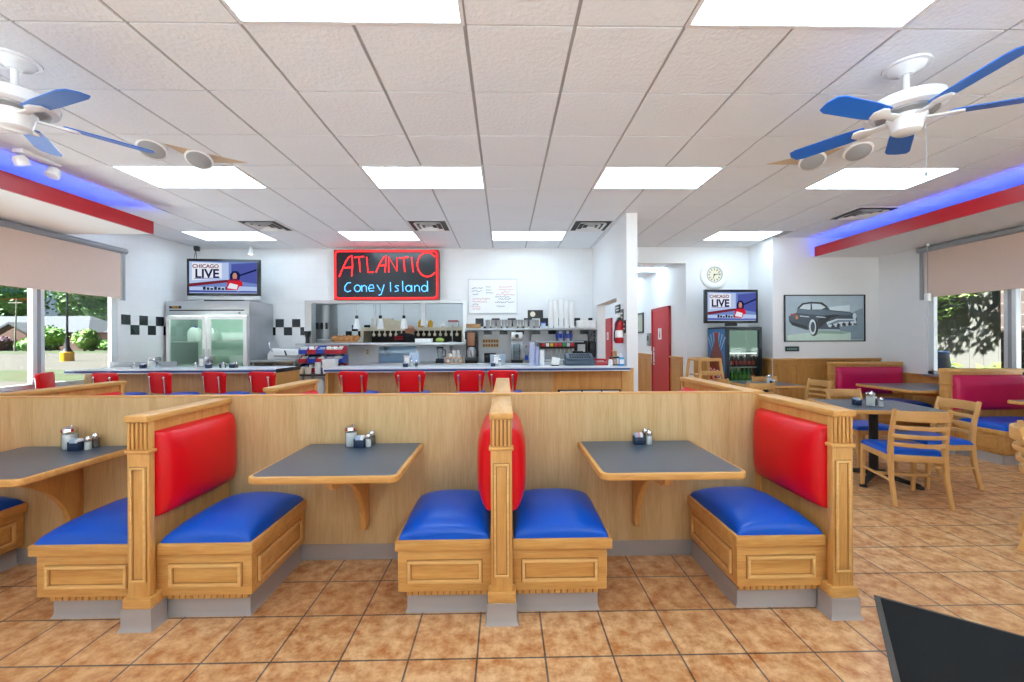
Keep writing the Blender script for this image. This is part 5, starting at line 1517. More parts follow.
for i in range(10):
    x = -0.30 + i * 0.098
    t = thing('drink_cup', 'grey tumbler in the row on the long wall shelf', 'cup', (x, 7.44, SHZ), 0, 'grey tumblers on the long wall shelf')
    MB().lathe([(0, 0), (0.036, 0), (0.045, 0.145), (0.047, 0.15), (0.042, 0.15), (0.034, 0.01), (0, 0.01)], n=18).build('cup', mat('grey tumbler', 'a9a7a4', 0.3, 0.2, var=0.1) if i == 0 else bpy.data.materials['grey tumbler'], t)
for i in range(5):
    x = 0.835 + i * 0.096
    t = cup_stack(x, 7.44, SHZ, 20, 0.046, (0.0255, 0.0245, 0.026, 0.0248, 0.024)[i], FOAM, 'tall stack of white foam cups at the right of the long shelf', 'foam cup stacks on the long shelf')
for i in range(6):
    x = 1.36 + (i % 3) * 0.11
    carton('foam_box', 'white foam takeout box stacked at the right end of the long shelf', 'box', (x, 7.44 + 0.0 * i, SHZ + (i // 3) * 0.068), 0.105, 0.2, 0.062, FOAM, 'foam boxes on the long shelf')
t = thing('picture_card', 'square black card with a white emblem above the tumblers', 'picture', (0.58, YB, 1.83))
B(-0.145, 0.145, -0.012, -0.001, 0, 0.155).build('board', BLACK, t, smooth=False)
MB().lathe([(0, 0), (0.05, 0), (0.05, 0.003), (0, 0.003)], (-0.05, -0.012, 0.078), 18, RX).build('emblem', CREAM, t)
carton('sachet_box', 'small blue box on the long shelf left of the foam cups', 'box', (0.70, 7.42, SHZ), 0.075, 0.08, 0.10, PACKB, None, NAVYB)
carton('wooden_crate', 'shallow brown box at the left end of the long shelf', 'box', (-0.56, 7.44, SHZ), 0.25, 0.18, 0.075, CARDB)
for i in range(5):
    t = thing('drink_cup', 'dark blue paper cup in the row on the short shelf', 'cup', (0.95 + i * 0.062, 7.42, 1.402), 0, 'dark blue cups on the short shelf')
    MB().lathe([(0, 0), (0.022, 0), (0.028, 0.185), (0.030, 0.19), (0.026, 0.19), (0.02, 0.01), (0, 0.01)], n=14).build('cup', LAVC if i % 2 else REG, t)
    MB().lathe([(0.0245, 0.05), (0.027, 0.05), (0.029, 0.13), (0.0265, 0.13)], n=14).build('cup_band', NAVYB, t)
t = thing('soda_dispenser', 'soda fountain with a row of coloured buttons on the back counter', 'soda fountain', (0.93, 7.28, BC))
MB().box(-0.30, 0.30, -0.18, 0.30, 0, 0.05, 0.006).build('drip_tray', STEEL, t)
MB().box(-0.30, 0.30, 0.02, 0.30, 0.05, 0.24, 0.008).build('body', STEELM, t)
MB().box(-0.30, 0.30, -0.10, 0.30, 0.24, 0.345, 0.010).build('head', BLACK, t)
SODA = [('c8202c', 'white'), ('e8e8e8', ''), ('d9a514', ''), ('d8402a', ''), ('c8202c', ''), ('3a8f4a', ''), ('c8d0d8', ''), ('c8202c', '')]
for i, (c, _) in enumerate(SODA):
    x = -0.255 + i * 0.073
    MB().box(x - 0.028, x + 0.028, -0.108, -0.098, 0.275, 0.335, 0.004).build('flavour_button', mat('soda button', c, 0.4), t)
    n = MB(); n.lathe([(0, 0), (0.012, 0), (0.018, 0.08), (0, 0.08)], (x, -0.05, 0.16), 12); n.box(x - 0.008, x + 0.008, -0.055, -0.045, 0.06, 0.16)
    n.build('nozzle', STEEL, t)
t = thing('paper_towel_dispenser', 'black and white paper dispenser at the right end of the back wall', 'dispenser', (1.41, YB, 1.14))
MB().box(-0.115, 0.115, -0.20, -0.001, 0, 0.27, 0.02).build('housing', BLACK, t)
MB().box(-0.07, 0.07, -0.204, -0.198, 0.06, 0.20, 0.004).build('front_plate', WHITEG, t)
B(-0.08, 0.08, -0.12, -0.08, -0.03, 0.0).build('paper_end', PAPER, t, smooth=False)
t = thing('soap_dispenser', 'black dispenser on the kitchen side wall near the doorway', 'dispenser', (1.67, 7.56, 1.10))
MB().box(-0.12, -0.001, -0.09, 0.09, 0, 0.30, 0.03).build('housing', BLACK, t)
MB().box(-0.126, -0.118, -0.05, 0.05, 0.05, 0.1, 0.003).build('push_bar', GREYM, t)
t = thing('coffee_brewer', 'tall black coffee brewer left of the centre of the back counter', 'coffee brewer', (-0.57, 7.15, BC))
MB().box(-0.105, 0.105, -0.16, 0.18, 0, 0.10, 0.008).build('base', BLACK, t)
MB().box(-0.105, 0.105, 0.02, 0.18, 0.10, 0.44, 0.006).build('tower', BLACK, t)
MB().box(-0.105, 0.105, -0.16, 0.18, 0.40, 0.55, 0.010).build('brew_head', BLACK, t)
MB().lathe([(0, 0.10), (0.075, 0.10), (0.08, 0.2), (0.06, 0.26), (0.06, 0.27), (0, 0.27)], (0, -0.07, 0), 20).build('carafe', STEEL, t)
MB().tube([(0, -0.15, 0.12), (0, -0.19, 0.15), (0, -0.19, 0.22), (0, -0.14, 0.25)], 0.009, 8).build('carafe_handle', BLACK, t)
MB().box(-0.06, 0.06, -0.166, -0.158, 0.30, 0.52, 0.003).build('front_panel', mat('brewer panel', 'a06a4a', 0.4, var=0.4, scale=30), t)
t = thing('tea_brewer', 'steel and glass drink mixer standing between the shelf and counter', 'drink mixer', (0.21, 7.2, BC))
MB().box(-0.1, 0.1, -0.13, 0.15, 0, 0.05, 0.006).build('base', BLACK, t)
MB().box(-0.1, 0.1, 0.05, 0.15, 0.05, 0.52, 0.008).build('column', STEELM, t)
MB().box(-0.1, 0.1, -0.12, 0.15, 0.40, 0.53, 0.010).build('head', STEEL, t)
MB().lathe([(0, 0.05), (0.06, 0.05), (0.07, 0.32), (0.066, 0.32), (0.056, 0.06), (0, 0.06)], (0, -0.04, 0), 20).build('jar', JARG, t)
MB().lathe([(0, 0), (0.035, 0), (0.035, 0.006), (0, 0.006)], (0, -0.12, 0.46), 16, RX).build('dial', BLACK, t)
t = thing('blender', 'small blender with a dark frame on the back counter', 'blender', (-1.12, 7.15, BC))
MB().prism([(-0.075, 0), (0.075, 0), (0.06, 0.08), (-0.06, 0.08)], 'y', -0.07, 0.07, 0.006).build('base', BLACK, t)
MB().lathe([(0, 0.08), (0.04, 0.08), (0.062, 0.25), (0.058, 0.25), (0.036, 0.09), (0, 0.09)], n=18).build('jug', JARG, t)
MB().lathe([(0, 0.25), (0.066, 0.25), (0.06, 0.285), (0, 0.285)], n=18).build('lid', BLACK, t)
MB().tube([(0.055, 0, 0.235), (0.095, 0, 0.22), (0.09, 0, 0.12), (0.045, 0, 0.10)], 0.010, 8).build('handle', BLACK, t)
t = thing('cup_rack', 'wooden two-tier rack of white mugs on the back counter', 'mug rack', (-0.87, 7.12, BC))
for z in (0.0, 0.085):
    MB().box(-0.15, 0.15, -0.07, 0.07, z, z + 0.012, 0.003).build('tier', OAK_X, t)
for sx in (-0.14, 0.14):
    B(sx - 0.008, sx + 0.008, -0.01, 0.01, 0.012, 0.10).build('post', OAK_V, t, smooth=False)
def mug(x, y, z, lb):
    q = thing('mug', lb, 'mug', (x, y, z), 0, 'white mugs on the wooden rack')
    MB().lathe([(0, 0), (0.026, 0), (0.028, 0.06), (0.025, 0.06), (0.023, 0.008), (0, 0.008)], n=14).build('body', WHITEG, q)
    MB().tube([(0.026, 0, 0.05), (0.042, 0, 0.04), (0.026, 0, 0.015)], 0.004, 6).build('handle', WHITEG, q)
for i in range(4): mug(-0.98 + i * 0.07, 7.12, BC + 0.012, 'white mug on the lower tier of the wooden rack')
for i in range(3): mug(-0.94 + i * 0.075, 7.12, BC + 0.097, 'white mug on the upper tier of the wooden rack')
for i in range(2): cup_stack(-0.9 + i * 0.09, 7.3, BC, 9, 0.035, 0.024, FOAM, ('left', 'right')[i] + ' short stack of white cups behind the wooden mug rack', 'white cups behind the mug rack')
t = thing('glass_partition', 'blue-tinted clear panel standing at the left of the back counter', 'glass panel', (-1.82, 7.02, BC))
B(-0.31, 0.31, -0.005, 0.005, 0.012, 0.30).build('pane', glass('blue glass', (0.62, 0.75, 0.86), 0.2), t, smooth=False)
MB().box(-0.32, 0.32, -0.03, 0.03, 0, 0.014, 0.003).build('foot_rail', STEEL, t)
m = MB(); m.box(-0.325, -0.31, -0.01, 0.01, 0.01, 0.31); m.box(0.31, 0.325, -0.01, 0.01, 0.01, 0.31); m.box(-0.325, 0.325, -0.01, 0.01, 0.30, 0.312); m.build('frame', STEELM, t, smooth=False)
t = thing('wall_outlet', 'white power outlet on the wall under the pass-through', 'outlet', (-2.57, YB, 1.16))
MB().box(-0.045, 0.045, -0.008, -0.0005, 0, 0.11, 0.003).build('plate', CREAM, t)
for z in (0.03, 0.08): MB().box(-0.018, 0.018, -0.011, -0.007, z - 0.014, z + 0.014, 0.003).build('socket', GREYM, t)
t = thing('wire_note_holder', 'card of small brown sample packets fixed under the long shelf', 'note holder', (-0.26, YB, 1.28))
B(-0.16, 0.16, -0.012, -0.001, 0, 0.17).build('backing', CREAM, t, smooth=False)
m = MB(); rr = random.Random(11)
for i in range(12):
    x, z = -0.13 + (i % 6) * 0.05, 0.02 + (i // 6) * 0.08
    m.box(x - 0.018, x + 0.018, -0.022, -0.011, z, z + 0.05, 0.003)
m.build('packets', BROWN, t)
carton('card_reader_box', 'dark box on the back counter under the brown packets', 'box', (-0.26, 7.3, BC), 0.2, 0.14, 0.16, BLACK)
carton('napkin_carton', 'pale blue carton on the back counter near the centre', 'box', (-0.12, 7.14, BC), 0.26, 0.14, 0.14, PACKB)
for i in range(3):
    t = thing('syrup_bottle', 'syrup bottle with a blue label right of the drink mixer', 'bottle', (0.385 + i * 0.062, 7.25, BC), 0, 'syrup bottles on the back counter')
    MB().lathe([(0, 0), (0.027, 0), (0.028, 0.16), (0.012, 0.22), (0.012, 0.27), (0, 0.27)], n=12).build('bottle', JARG, t)
    MB().lathe([(0.0285, 0.04), (0.0292, 0.04), (0.0292, 0.12), (0.0285, 0.12)], n=12).build('bottle_label', (NAVYB, PACKB, REDB)[i], t)
    MB().lathe([(0, 0.27), (0.014, 0.27), (0.014, 0.29), (0, 0.29)], n=10).build('cap', BLACK, t)

# meat slicer and side table left of the pass-through
t = thing('side_table', 'stainless side table between the fridge and the red and blue bins', 'table', (-3.86, 7.34, 0))
MB().box(-0.42, 0.34, -0.36, 0.38, 1.06, 1.10, 0.005).build('table_top', STEEL, t)
for sx in (-0.38, 0.30):
    for sy in (-0.32, 0.34): MB().cyl((sx, sy, 0), (sx, sy, 1.06), 0.02).build('leg', STEEL, t)
t = thing('meat_slicer', 'white and steel meat slicer on the side table by the fridge', 'meat slicer', (-3.86, 7.3, 1.10))
MB().prism([(-0.24, 0), (0.24, 0), (0.28, 0.06), (0.30, 0.16), (-0.16, 0.20), (-0.24, 0.10)], 'y', -0.12, 0.16, 0.012).build('body', WHITEG, t)
MB().lathe([(0, -0.01), (0.14, -0.01), (0.145, 0), (0.14, 0.01), (0, 0.01)], (0, 0, 0), 28, Matrix.Translation((-0.18, 0.0, 0.2)) @ Matrix.Rotation(math.radians(65), 4, 'Y')).build('blade', STEEL, t)
MB().box(-0.1, 0.3, -0.18, -0.10, 0.06, 0.085, 0.006).build('carriage', STEEL, t)
MB().cyl((0.12, -0.18, 0.08), (0.12, -0.24, 0.16), 0.012).build('handle', BLACK, t)

# bin rack on a cart
t = thing('utility_cart', 'dark two-shelf cart carrying the red and blue bins', 'cart', (-3.04, 6.75, 0))
for z in (0.87, 0.52, 0.15): MB().box(-0.42, 0.38, -0.24, 0.36, z, z + 0.03, 0.005).build('shelf', mat('dark brown laminate', '3b302e', 0.5, var=0.2) if z > 0.8 else bpy.data.materials['dark brown laminate'], t)
for sx in (-0.40, 0.36):
    for sy in (-0.22, 0.34): MB().cyl((sx, sy, 0.0), (sx, sy, 0.9), 0.016).build('leg', GREYM, t)
t = thing('bin_rack', 'steel rack holding three rows of red and blue bins', 'rack', (-3.04, 6.98, 0.90))
B(-0.37, 0.37, 0.10, 0.12, 0, 0.46).build('back_plate', GREYM, t, smooth=False)
for z in (0.0, 0.15, 0.30): B(-0.37, 0.37, -0.05, 0.10, z, z + 0.008).build('ledge', GREYM, t, smooth=False)
ROWS = [[('red', 2), ('blue', 1), ('red', 1), ('blue', 1)], [('blue', 2), ('red', 1), ('blue', 1), ('red', 1)], [('red', 2), ('blue', 1), ('red', 1), ('blue', 1)]]
RN = ['bottom', 'middle', 'top']
for r, row in enumerate(ROWS):
    x = 0.36; ci = 0
    for col, wd in row:
        W_ = 0.144 * wd - 0.008
        cnt = ['right-hand', 'third', 'second', 'left-hand'][ci]
        t = thing('stack_bin', '%s bin, %s in the %s row of the rack' % (col, cnt, RN[r]), 'bin', (-3.04 + x - W_ / 2, 6.93, 0.909 + r * 0.15), 0, 'red and blue bins on the rack')
        mm = REDB if col == 'red' else NAVYB
        m = MB(); a = W_ / 2
        m.box(-a, a, -0.10, 0.12, 0, 0.006); m.box(-a, a, 0.112, 0.12, 0, 0.13); m.box(-a, a, -0.106, -0.098, 0, 0.07)
        for s in (-1, 1): m.prism([(-0.10, 0), (0.12, 0), (0.12, 0.13), (0.0, 0.13), (-0.10, 0.07)], 'x', s * a - (0.004 if s > 0 else 0), s * a + (0.004 if s < 0 else 0))
        m.build('bin_body', mm, t, smooth=False)
        m = MB(); rr = random.Random(r * 10 + ci)
        for k in range(4 * wd):
            xx = -a + 0.02 + k * (2 * a - 0.04) / max(1, 4 * wd - 1)
            m.box(xx - 0.012, xx + 0.012, -0.06, 0.08, 0.006, rr.uniform(0.07, 0.125), 0.003)
        m.build('contents', PAPER if (r + ci) % 3 else PACKB, t, smooth=False)
        x -= 0.144 * wd; ci += 1
t = thing('waste_bin', 'white square tub standing on the cart before the bins', 'tub', (-2.785, 6.62, 0.90))
MB().prism([(-0.085, 0), (0.085, 0), (0.10, 0.22), (-0.10, 0.22)], 'y', -0.08, 0.08, 0.006).build('tub', WHITEG, t)
MB().box(-0.105, 0.105, -0.085, 0.085, 0.215, 0.23, 0.004).build('rim', WHITEG, t)
cup_stack(-2.97, 6.6, 0.90, 7, 0.05, 0.026, FOAM, 'white cup stack beside the white tub on the cart', 'white cups on the cart')
for i in range(3):
    t = thing('squat_tub', 'short white tub at the left end of the cart', 'tub', (-3.37 + i * 0.12, 6.6, 0.90), 0, 'short white tubs on the cart')
    MB().lathe([(0, 0), (0.045, 0), (0.054, 0.10), (0.05, 0.10), (0.04, 0.01), (0, 0.01)], n=16).build('tub', CREAM, t)
    MB().lathe([(0.049, 0.095), (0.058, 0.095), (0.058, 0.105), (0.049, 0.105)], n=16).build('rim', CREAM, t)
for i in range(2):
    t = thing('storage_jar', 'white storage jar on the lower shelf of the cart', 'jar', (-2.98 + i * 0.17, 6.7, 0.55), 0, 'white jars on the lower cart shelf')
    MB().lathe([(0, 0), (0.075, 0), (0.078, 0.22), (0.06, 0.25), (0, 0.25)], n=18).build('jar', WHITEG, t)
    MB().lathe([(0, 0.25), (0.064, 0.25), (0.064, 0.275), (0, 0.275)], n=18).build('lid', WHITEG, t)

# ------------------------------------------------------------------ corridor side wall items (on the partition by the doorway)
t = thing('fire_extinguisher', 'red fire extinguisher hanging by the kitchen doorway', 'fire extinguisher', (1.60, 5.74, 1.37))
MB().lathe([(0, 0), (0.05, 0), (0.06, 0.015), (0.06, 0.27), (0.045, 0.31), (0.02, 0.325), (0, 0.325)], n=20).build('cylinder', REDP, t)
MB().box(-0.02, 0.02, -0.06, 0.03, 0.325, 0.36, 0.006).build('valve', BLACK, t)
MB().tube([(0, -0.05, 0.345), (-0.05, -0.08, 0.30), (-0.075, -0.05, 0.15), (-0.07, -0.02, 0.03)], 0.010, 8).build('hose', BLACK, t)
MB().box(0.055, 0.078, -0.02, 0.02, 0.1, 0.3, 0.003).build('wall_bracket', GREYM, t)
MB().lathe([(0.0605, 0.08), (0.062, 0.08), (0.062, 0.18), (0.0605, 0.18)], n=20).build('cylinder_label', PAPER, t)
def plaque(label, y, z, w, h, m, name='wall_plaque', cat='sign'):
    t = thing(name, label, cat, (1.67, y, z), 0)
    MB().box(-0.014, -0.0005, -w / 2, w / 2, -h / 2, h / 2, 0.003).build('plate', m, t)
    f = MB(); f.box(-0.017, -0.0135, -w * 0.36, w * 0.36, h * 0.12, h * 0.22); f.box(-0.017, -0.0135, -w * 0.36, w * 0.2, -h * 0.2, -h * 0.1); f.build('print', PAPER if m is not PAPER else BLACK, t, smooth=False)
plaque('small dark sign on the wall over the fire extinguisher', 6.02, 1.87, 0.26, 0.12, BLACK)
plaque('brown framed notice near the pillar edge', 5.80, 1.76, 0.12, 0.18, mat('grey brown frame', '5c5652', 0.5))
plaque('black control box on the wall beside the pillar edge', 5.69, 1.60, 0.12, 0.18, BLACK, 'control_box', 'control box')
plaque('white notice hanging behind the fire extinguisher', 6.03, 1.66, 0.13, 0.28, PAPER, 'notice', 'notice')
plaque('dark switch plate between the back wall and the doorway', 7.60, 1.49, 0.12, 0.2, BLACK, 'switch_plate', 'switch')
t = thing('framed_picture', 'small framed picture on the corridor wall left of the red door', 'picture', (3.40, 10.25, 1.83))
m = MB(); m.box(-0.03, -0.001, -0.27, 0.27, -0.25, -0.21); m.box(-0.03, -0.001, -0.27, 0.27, 0.21, 0.25); m.box(-0.03, -0.001, -0.27, -0.23, -0.21, 0.21); m.box(-0.03, -0.001, 0.23, 0.27, -0.21, 0.21)
m.build('frame', BLACK, t, smooth=False)
B(-0.012, -0.002, -0.23, 0.23, -0.21, 0.21).build('print', mat('grey green print', 'b5b9a8', 0.5, var=0.3, scale=8), t, smooth=False)
t = thing('door_call_box', 'dark box on the corridor wall beside the red door', 'wall box', (3.40, 9.55, 1.42))
MB().box(-0.06, -0.001, -0.09, 0.09, -0.15, 0.15, 0.01).build('housing', GREYM, t)
MB().box(-0.066, -0.058, -0.05, 0.05, -0.03, 0.09, 0.003).build('cover', BLACK, t)

# ------------------------------------------------------------------ drinks fridge
t = thing('drinks_fridge', 'dark drinks fridge with a bottle picture on its side, under the television', 'drinks fridge', (4.09, 7.0, 0))
hw = 0.305
m = MB(); m.box(-hw, -hw + 0.035, 0, 0.60, 0.06, 1.62); m.box(hw - 0.035, hw, 0, 0.60, 0.06, 1.62); m.box(-hw, hw, 0.56, 0.60, 0.06, 1.62); m.box(-hw, hw, 0, 0.60, 1.585, 1.63); m.box(-hw, hw, 0, 0.60, 0.06, 0.28)
FRB = mat('fridge charcoal', '1f2a33', 0.35, var=0.1)
m.build('cabinet', FRB, t, smooth=False)
B(-hw + 0.036, hw - 0.036, 0.550, 0.559, 0.28, 1.585).build('liner', WHITEG, t, smooth=False)
B(-hw + 0.01, hw - 0.01, 0.03, 0.58, 0.0, 0.06).build('plinth', BLACK, t, smooth=False)
m = MB(); m.box(-hw, hw, -0.045, -0.003, 1.585, 1.625); m.box(-hw, hw, -0.045, -0.003, 0.28, 0.34); m.box(-hw, -hw + 0.05, -0.045, -0.003, 0.34, 1.585); m.box(hw - 0.05, hw, -0.045, -0.003, 0.34, 1.585)
dr = m.build('door', FRB, t, smooth=False)
B(-hw + 0.05, hw - 0.05, -0.030, -0.022, 0.34, 1.585).build('door_glass', TINTG, dr, smooth=False)
B(hw - 0.04, hw - 0.015, -0.075, -0.045, 0.8, 1.25, 0.006).build('door_handle', BLACK, dr)
for z in (0.45, 0.70, 0.94):
    B(-hw + 0.036, hw - 0.036, 0.03, 0.54, z - 0.012, z).build('shelf', WHITEG, t, smooth=False)
B(-hw + 0.05, hw - 0.05, 0.02, 0.05, 1.165, 1.185).build('light_rail', emit('fridge light', 'f2fff6', 1.3), t, smooth=False)
B(-hw + 0.04, hw - 0.04, 0.02, 0.04, 1.20, 1.57).build('sign_strip', emit('fridge sign strip', 'b9d3c6', 0.45), t, smooth=False)
# side picture
POSTB = mat('poster blue', '2f76b8', 0.35, var=0.15, scale=6); POSTC = mat('cola brown', '7a2f1c', 0.3, var=0.35, scale=14); POSTR = mat('poster red', 'b61a20', 0.35, var=0.1)
sp = B(-hw - 0.003, -hw - 0.0005, 0.01, 0.59, 0.10, 1.60).build('side_picture', POSTB, t, smooth=False)
fr_ = MB()
for i in range(7):
    a = math.radians(70 + i * 7 if False else 58 + i * 11)
    c0 = Vector((0.30, 1.0))
    d = Vector((math.cos(a), math.sin(a))); nn = Vector((-d.y, d.x))
    fr_.prism([tuple(c0 + d * 0.1), tuple(c0 + d * 0.55 + nn * 0.02), tuple(c0 + d * 0.55 - nn * 0.02)], 'x', -hw - 0.0036, -hw - 0.003)
fr_.build('rays', mat('poster pale blue', '9cc6e6', 0.4), sp, smooth=False)
bt = [(0.12, 0.70), (0.05, 0.98), (0.07, 1.12), (0.17, 1.27), (0.215, 1.36), (0.225, 1.47), (0.345, 1.47), (0.355, 1.36), (0.41, 1.27), (0.51, 1.12), (0.53, 0.98), (0.46, 0.70)]
MB().prism(bt, 'x', -hw - 0.005, -hw - 0.0036).build('bottle_picture', POSTC, sp, smooth=False)
MB().prism([(0.225, 1.47), (0.345, 1.47), (0.355, 1.54), (0.215, 1.54)], 'x', -hw - 0.005, -hw - 0.0036).build('bottle_cap_picture', POSTR, sp, smooth=False)
MB().prism([(0.02, 0.62), (0.58, 0.62), (0.58, 0.94), (0.36, 0.90), (0.02, 0.82)], 'x', -hw - 0.0062, -hw - 0.005).build('red_band', POSTR, sp, smooth=False)
m = MB()
for i, yy in enumerate((0.12, 0.24, 0.36, 0.48)):
    pts = [(-hw - 0.0068, yy + 0.045 * math.cos(k * PI / 8), 0.80 + 0.03 * i / 3 + 0.06 * math.sin(k * PI / 8)) for k in range(16)]
    m.tube(pts, 0.008, 6, True)
m.tube([(-hw - 0.0068, 0.04 + 0.08 * k, 0.70 + 0.03 * math.sin(k * 0.9)) for k in range(7)], 0.009, 6)
m.build('white_script', PAPER, sp)
def soda_bottle(x, y, z, m1, m2, lb, grp, s=1.0):
    q = thing('soda_bottle', lb, 'bottle', (x, y, z), 0, grp)
    MB().lathe([(0, 0), (0.027, 0), (0.031, 0.01), (0.029, 0.07), (0.031, 0.11), (0.024, 0.15), (0.012, 0.18), (0.012, 0.20), (0, 0.20)], n=12).build('bottle', m1, q)
    MB().lathe([(0.0302, 0.04), (0.0318, 0.04), (0.0318, 0.10), (0.0302, 0.10)], n=12).build('bottle_label', m2, q)
    MB().lathe([(0, 0.198), (0.014, 0.198), (0.014, 0.213), (0, 0.213)], n=10).build('cap', m2, q)
COLA = mat('dark cola', '3a1512', 0.15, var=0.2); SPR = mat('green soda', '2f7a3f', 0.15, var=0.2)
for i in range(7): soda_bottle(3.87 + i * 0.073, 7.08, 0.941, COLA, REDB, 'dark soda bottle with a red label on the upper drinks shelf', 'red-label bottles on the upper drinks shelf')
for i in range(7): soda_bottle(3.87 + i * 0.073, 7.08, 0.701, SPR if i not in (0, 6) else COLA, GREEN if i not in (0, 6) else REDB, 'green soda bottle in the row on the lower drinks shelf' if i not in (0, 6) else ('dark soda bottle at the %s end of the lower drinks shelf' % ('left' if i == 0 else 'right')), 'bottles on the lower drinks shelf')

# framed car picture on the right wall
t = thing('framed_picture', 'large framed picture of an old dark car on the right wall', 'picture', (5.47, 6.95, 1.37))
pw, ph = 0.70, 0.80
m = MB(); m.box(-pw, pw, -0.025, -0.001, 0, 0.018); m.box(-pw, pw, -0.025, -0.001, ph - 0.018, ph); m.box(-pw, -pw + 0.018, -0.025, -0.001, 0.018, ph - 0.018); m.box(pw - 0.018, pw, -0.025, -0.001, 0.018, ph - 0.018)
m.build('frame', BLACK, t, smooth=False)
pr = B(-pw + 0.018, pw - 0.018, -0.012, -0.002, 0.018, ph - 0.018).build('print', mat('print sky', 'a9bcc8', 0.4, var=0.18, scale=5), t, smooth=False)
def art(pts, m, lv, name='print_shape'):
    # pts in zoomed picture units: u 80..755 across, v 90..480 down
    q = [((u - 417) / 675 * 1.37, (482 - v) / 394 * 0.79 + 0.005) for u, v in pts]
    MB().prism(q, 'y', -0.012 - lv * 0.0012, -0.0119).build(name, m, pr, smooth=False)
AG = mat('print pale green', 'c6dcd0', 0.5, var=0.1); AS = mat('print slate', '3f4d5c', 0.4, var=0.25, scale=12); AD = mat('print black', '1c2229', 0.4, var=0.2); AM = mat('print mid grey', '7f93a3', 0.4, var=0.15, scale=10)
AL = mat('print light', 'd3e0e8', 0.4, var=0.08); AH = mat('print hills', '8498a6', 0.5, var=0.12)
art([(100, 475), (740, 475), (740, 405), (400, 390), (100, 430)], AG, 1, 'print_ground')
art([(640, 470), (745, 470), (745, 200), (690, 220), (640, 250)], AH, 1.2, 'print_hill')
art([(110, 270), (180, 235), (185, 200), (225, 160), (290, 148), (390, 152), (440, 185), (460, 215), (640, 235), (690, 270), (695, 380), (640, 400), (540, 380), (360, 378), (260, 385), (140, 345), (115, 310)], AS, 2, 'print_car_body')
art([(200, 202), (235, 170), (300, 160), (380, 165), (425, 192), (390, 210), (280, 212)], AL, 3, 'print_car_windows')
art([(296, 160), (306, 160), (310, 212), (296, 212)], AD, 4, 'print_car_pillar')
art([(185, 196), (228, 156), (300, 145), (395, 150), (440, 184), (425, 190), (385, 160), (300, 155), (235, 166), (200, 202)], AD, 4, 'print_car_roof')
art([(455, 190), (630, 172), (632, 225), (470, 220)], AL, 1.4, 'print_reflection')
art([(190, 205), (285, 215), (425, 212), (470, 225), (640, 240), (640, 258), (440, 262), (280, 252), (180, 240)], mat('print blue grey', '5d7081', 0.4, var=0.3, scale=14), 3, 'print_car_highlight')
art([(355, 300), (420, 262), (500, 252), (560, 262), (470, 280), (420, 330), (368, 372)], AD, 3, 'print_car_fender')
art([(115, 312), (260, 352), (275, 378), (140, 343)], AD, 3, 'print_car_fender')
art([(205, 262), (282, 270), (284, 278), (205, 270)], AL, 4, 'print_car_trim')
art([(345, 268), (425, 276), (425, 283), (345, 276)], AL, 4, 'print_car_trim')
art([(560, 205), (566, 190), (578, 215), (600, 225), (556, 222)], AL, 4, 'print_car_ornament')
for i in range(9):
    art([(452 + i * 24, 338 - i * 3), (464 + i * 24, 336 - i * 3), (470 + i * 24, 362 - i * 2), (458 + i * 24, 364 - i * 2)], AD if i % 2 else AL, 5, 'print_car_grille')
art([(350, 388), (560, 398), (640, 412), (560, 420), (380, 415), (330, 436)], mat('print green shadow', '8fae9f', 0.5), 2, 'print_shadow')
art([(430, 320), (520, 290), (680, 292), (690, 330), (560, 330), (450, 360)], AL, 3, 'print_car_grille')
art([(445, 335), (530, 300), (670, 302), (660, 316), (545, 318), (455, 350)], AM, 4, 'print_car_grille')
art([(540, 350), (690, 340), (700, 385), (640, 408), (550, 395)], AM, 3, 'print_car_bumper')
def ell(cx, cy, rx, ry): return [(cx + rx * math.cos(k * PI / 12), cy + ry * math.sin(k * PI / 12)) for k in range(24)]
art(ell(322, 365, 40, 72), AD, 3, 'print_car_wheel'); art(ell(312, 360, 30, 66), AL, 4, 'print_car_whitewall'); art(ell(314, 360, 18, 44), AS, 5, 'print_car_hub')
art(ell(672, 268, 16, 26), AL, 4, 'print_car_headlight'); art(ell(178, 278, 12, 16), mat('print amber', 'e08a4a', 0.4), 4, 'print_car_lamp')
art([(125, 250), (170, 240), (172, 255), (128, 264)], mat('print red', 'a84048', 0.4), 4, 'print_car_lamp')
t = thing('wall_plate', 'small dark green plate on the wall below the car picture', 'sign', (4.91, 6.95, 1.205))
MB().box(-0.12, 0.12, -0.012, -0.001, 0, 0.085, 0.003).build('plate', mat('dark green plate', '26423c', 0.4, var=0.1), t)
m = MB()
for i in range(6): m.box(-0.09 + i * 0.03, -0.07 + i * 0.03, -0.0135, -0.0118, 0.03, 0.055)
m.build('print', mat('plate print', '8fb0a4', 0.5), t, smooth=False)

# ================================================================== OUTSIDE
LAWN = leaf_mat('lawn grass', '343b1c', '464d27')
def ground(n, x0, x1, y0, y1, z, m):
    return struct(B(x0, x1, y0, y1, z - 0.1, z).build('ground_' + n, m, smooth=False))
ASPH = mat('pale asphalt', '4e473c', 0.9, var=0.08, scale=0.6)
PALE_BOUNCE = mat('pale bounce concrete', 'e2e0dc', 0.9, var=0.04, scale=1.2)  # kept very pale so sunlit ground lights the ceiling from below
ground('walk', -18, -6.31, -3.66, 17, -0.15, mat('grey concrete walk', 'bdbbb7', 0.9, var=0.05, scale=1.2))
ground('verge', -260, -6.31, 17, 24, -0.15, LAWN)
ground('lot_near', -260, -18, -60, 17, -0.15, ASPH)
ground('bounce_plaza', -18, 60, -60, -3.66, -0.15, PALE_BOUNCE)  # unseen paving added as a sun reflector for the ceiling
ground('road', -260, 40, 24, 60, -0.15, ASPH)
ground('lawn', -300, 60, 60, 180, -0.14, LAWN)
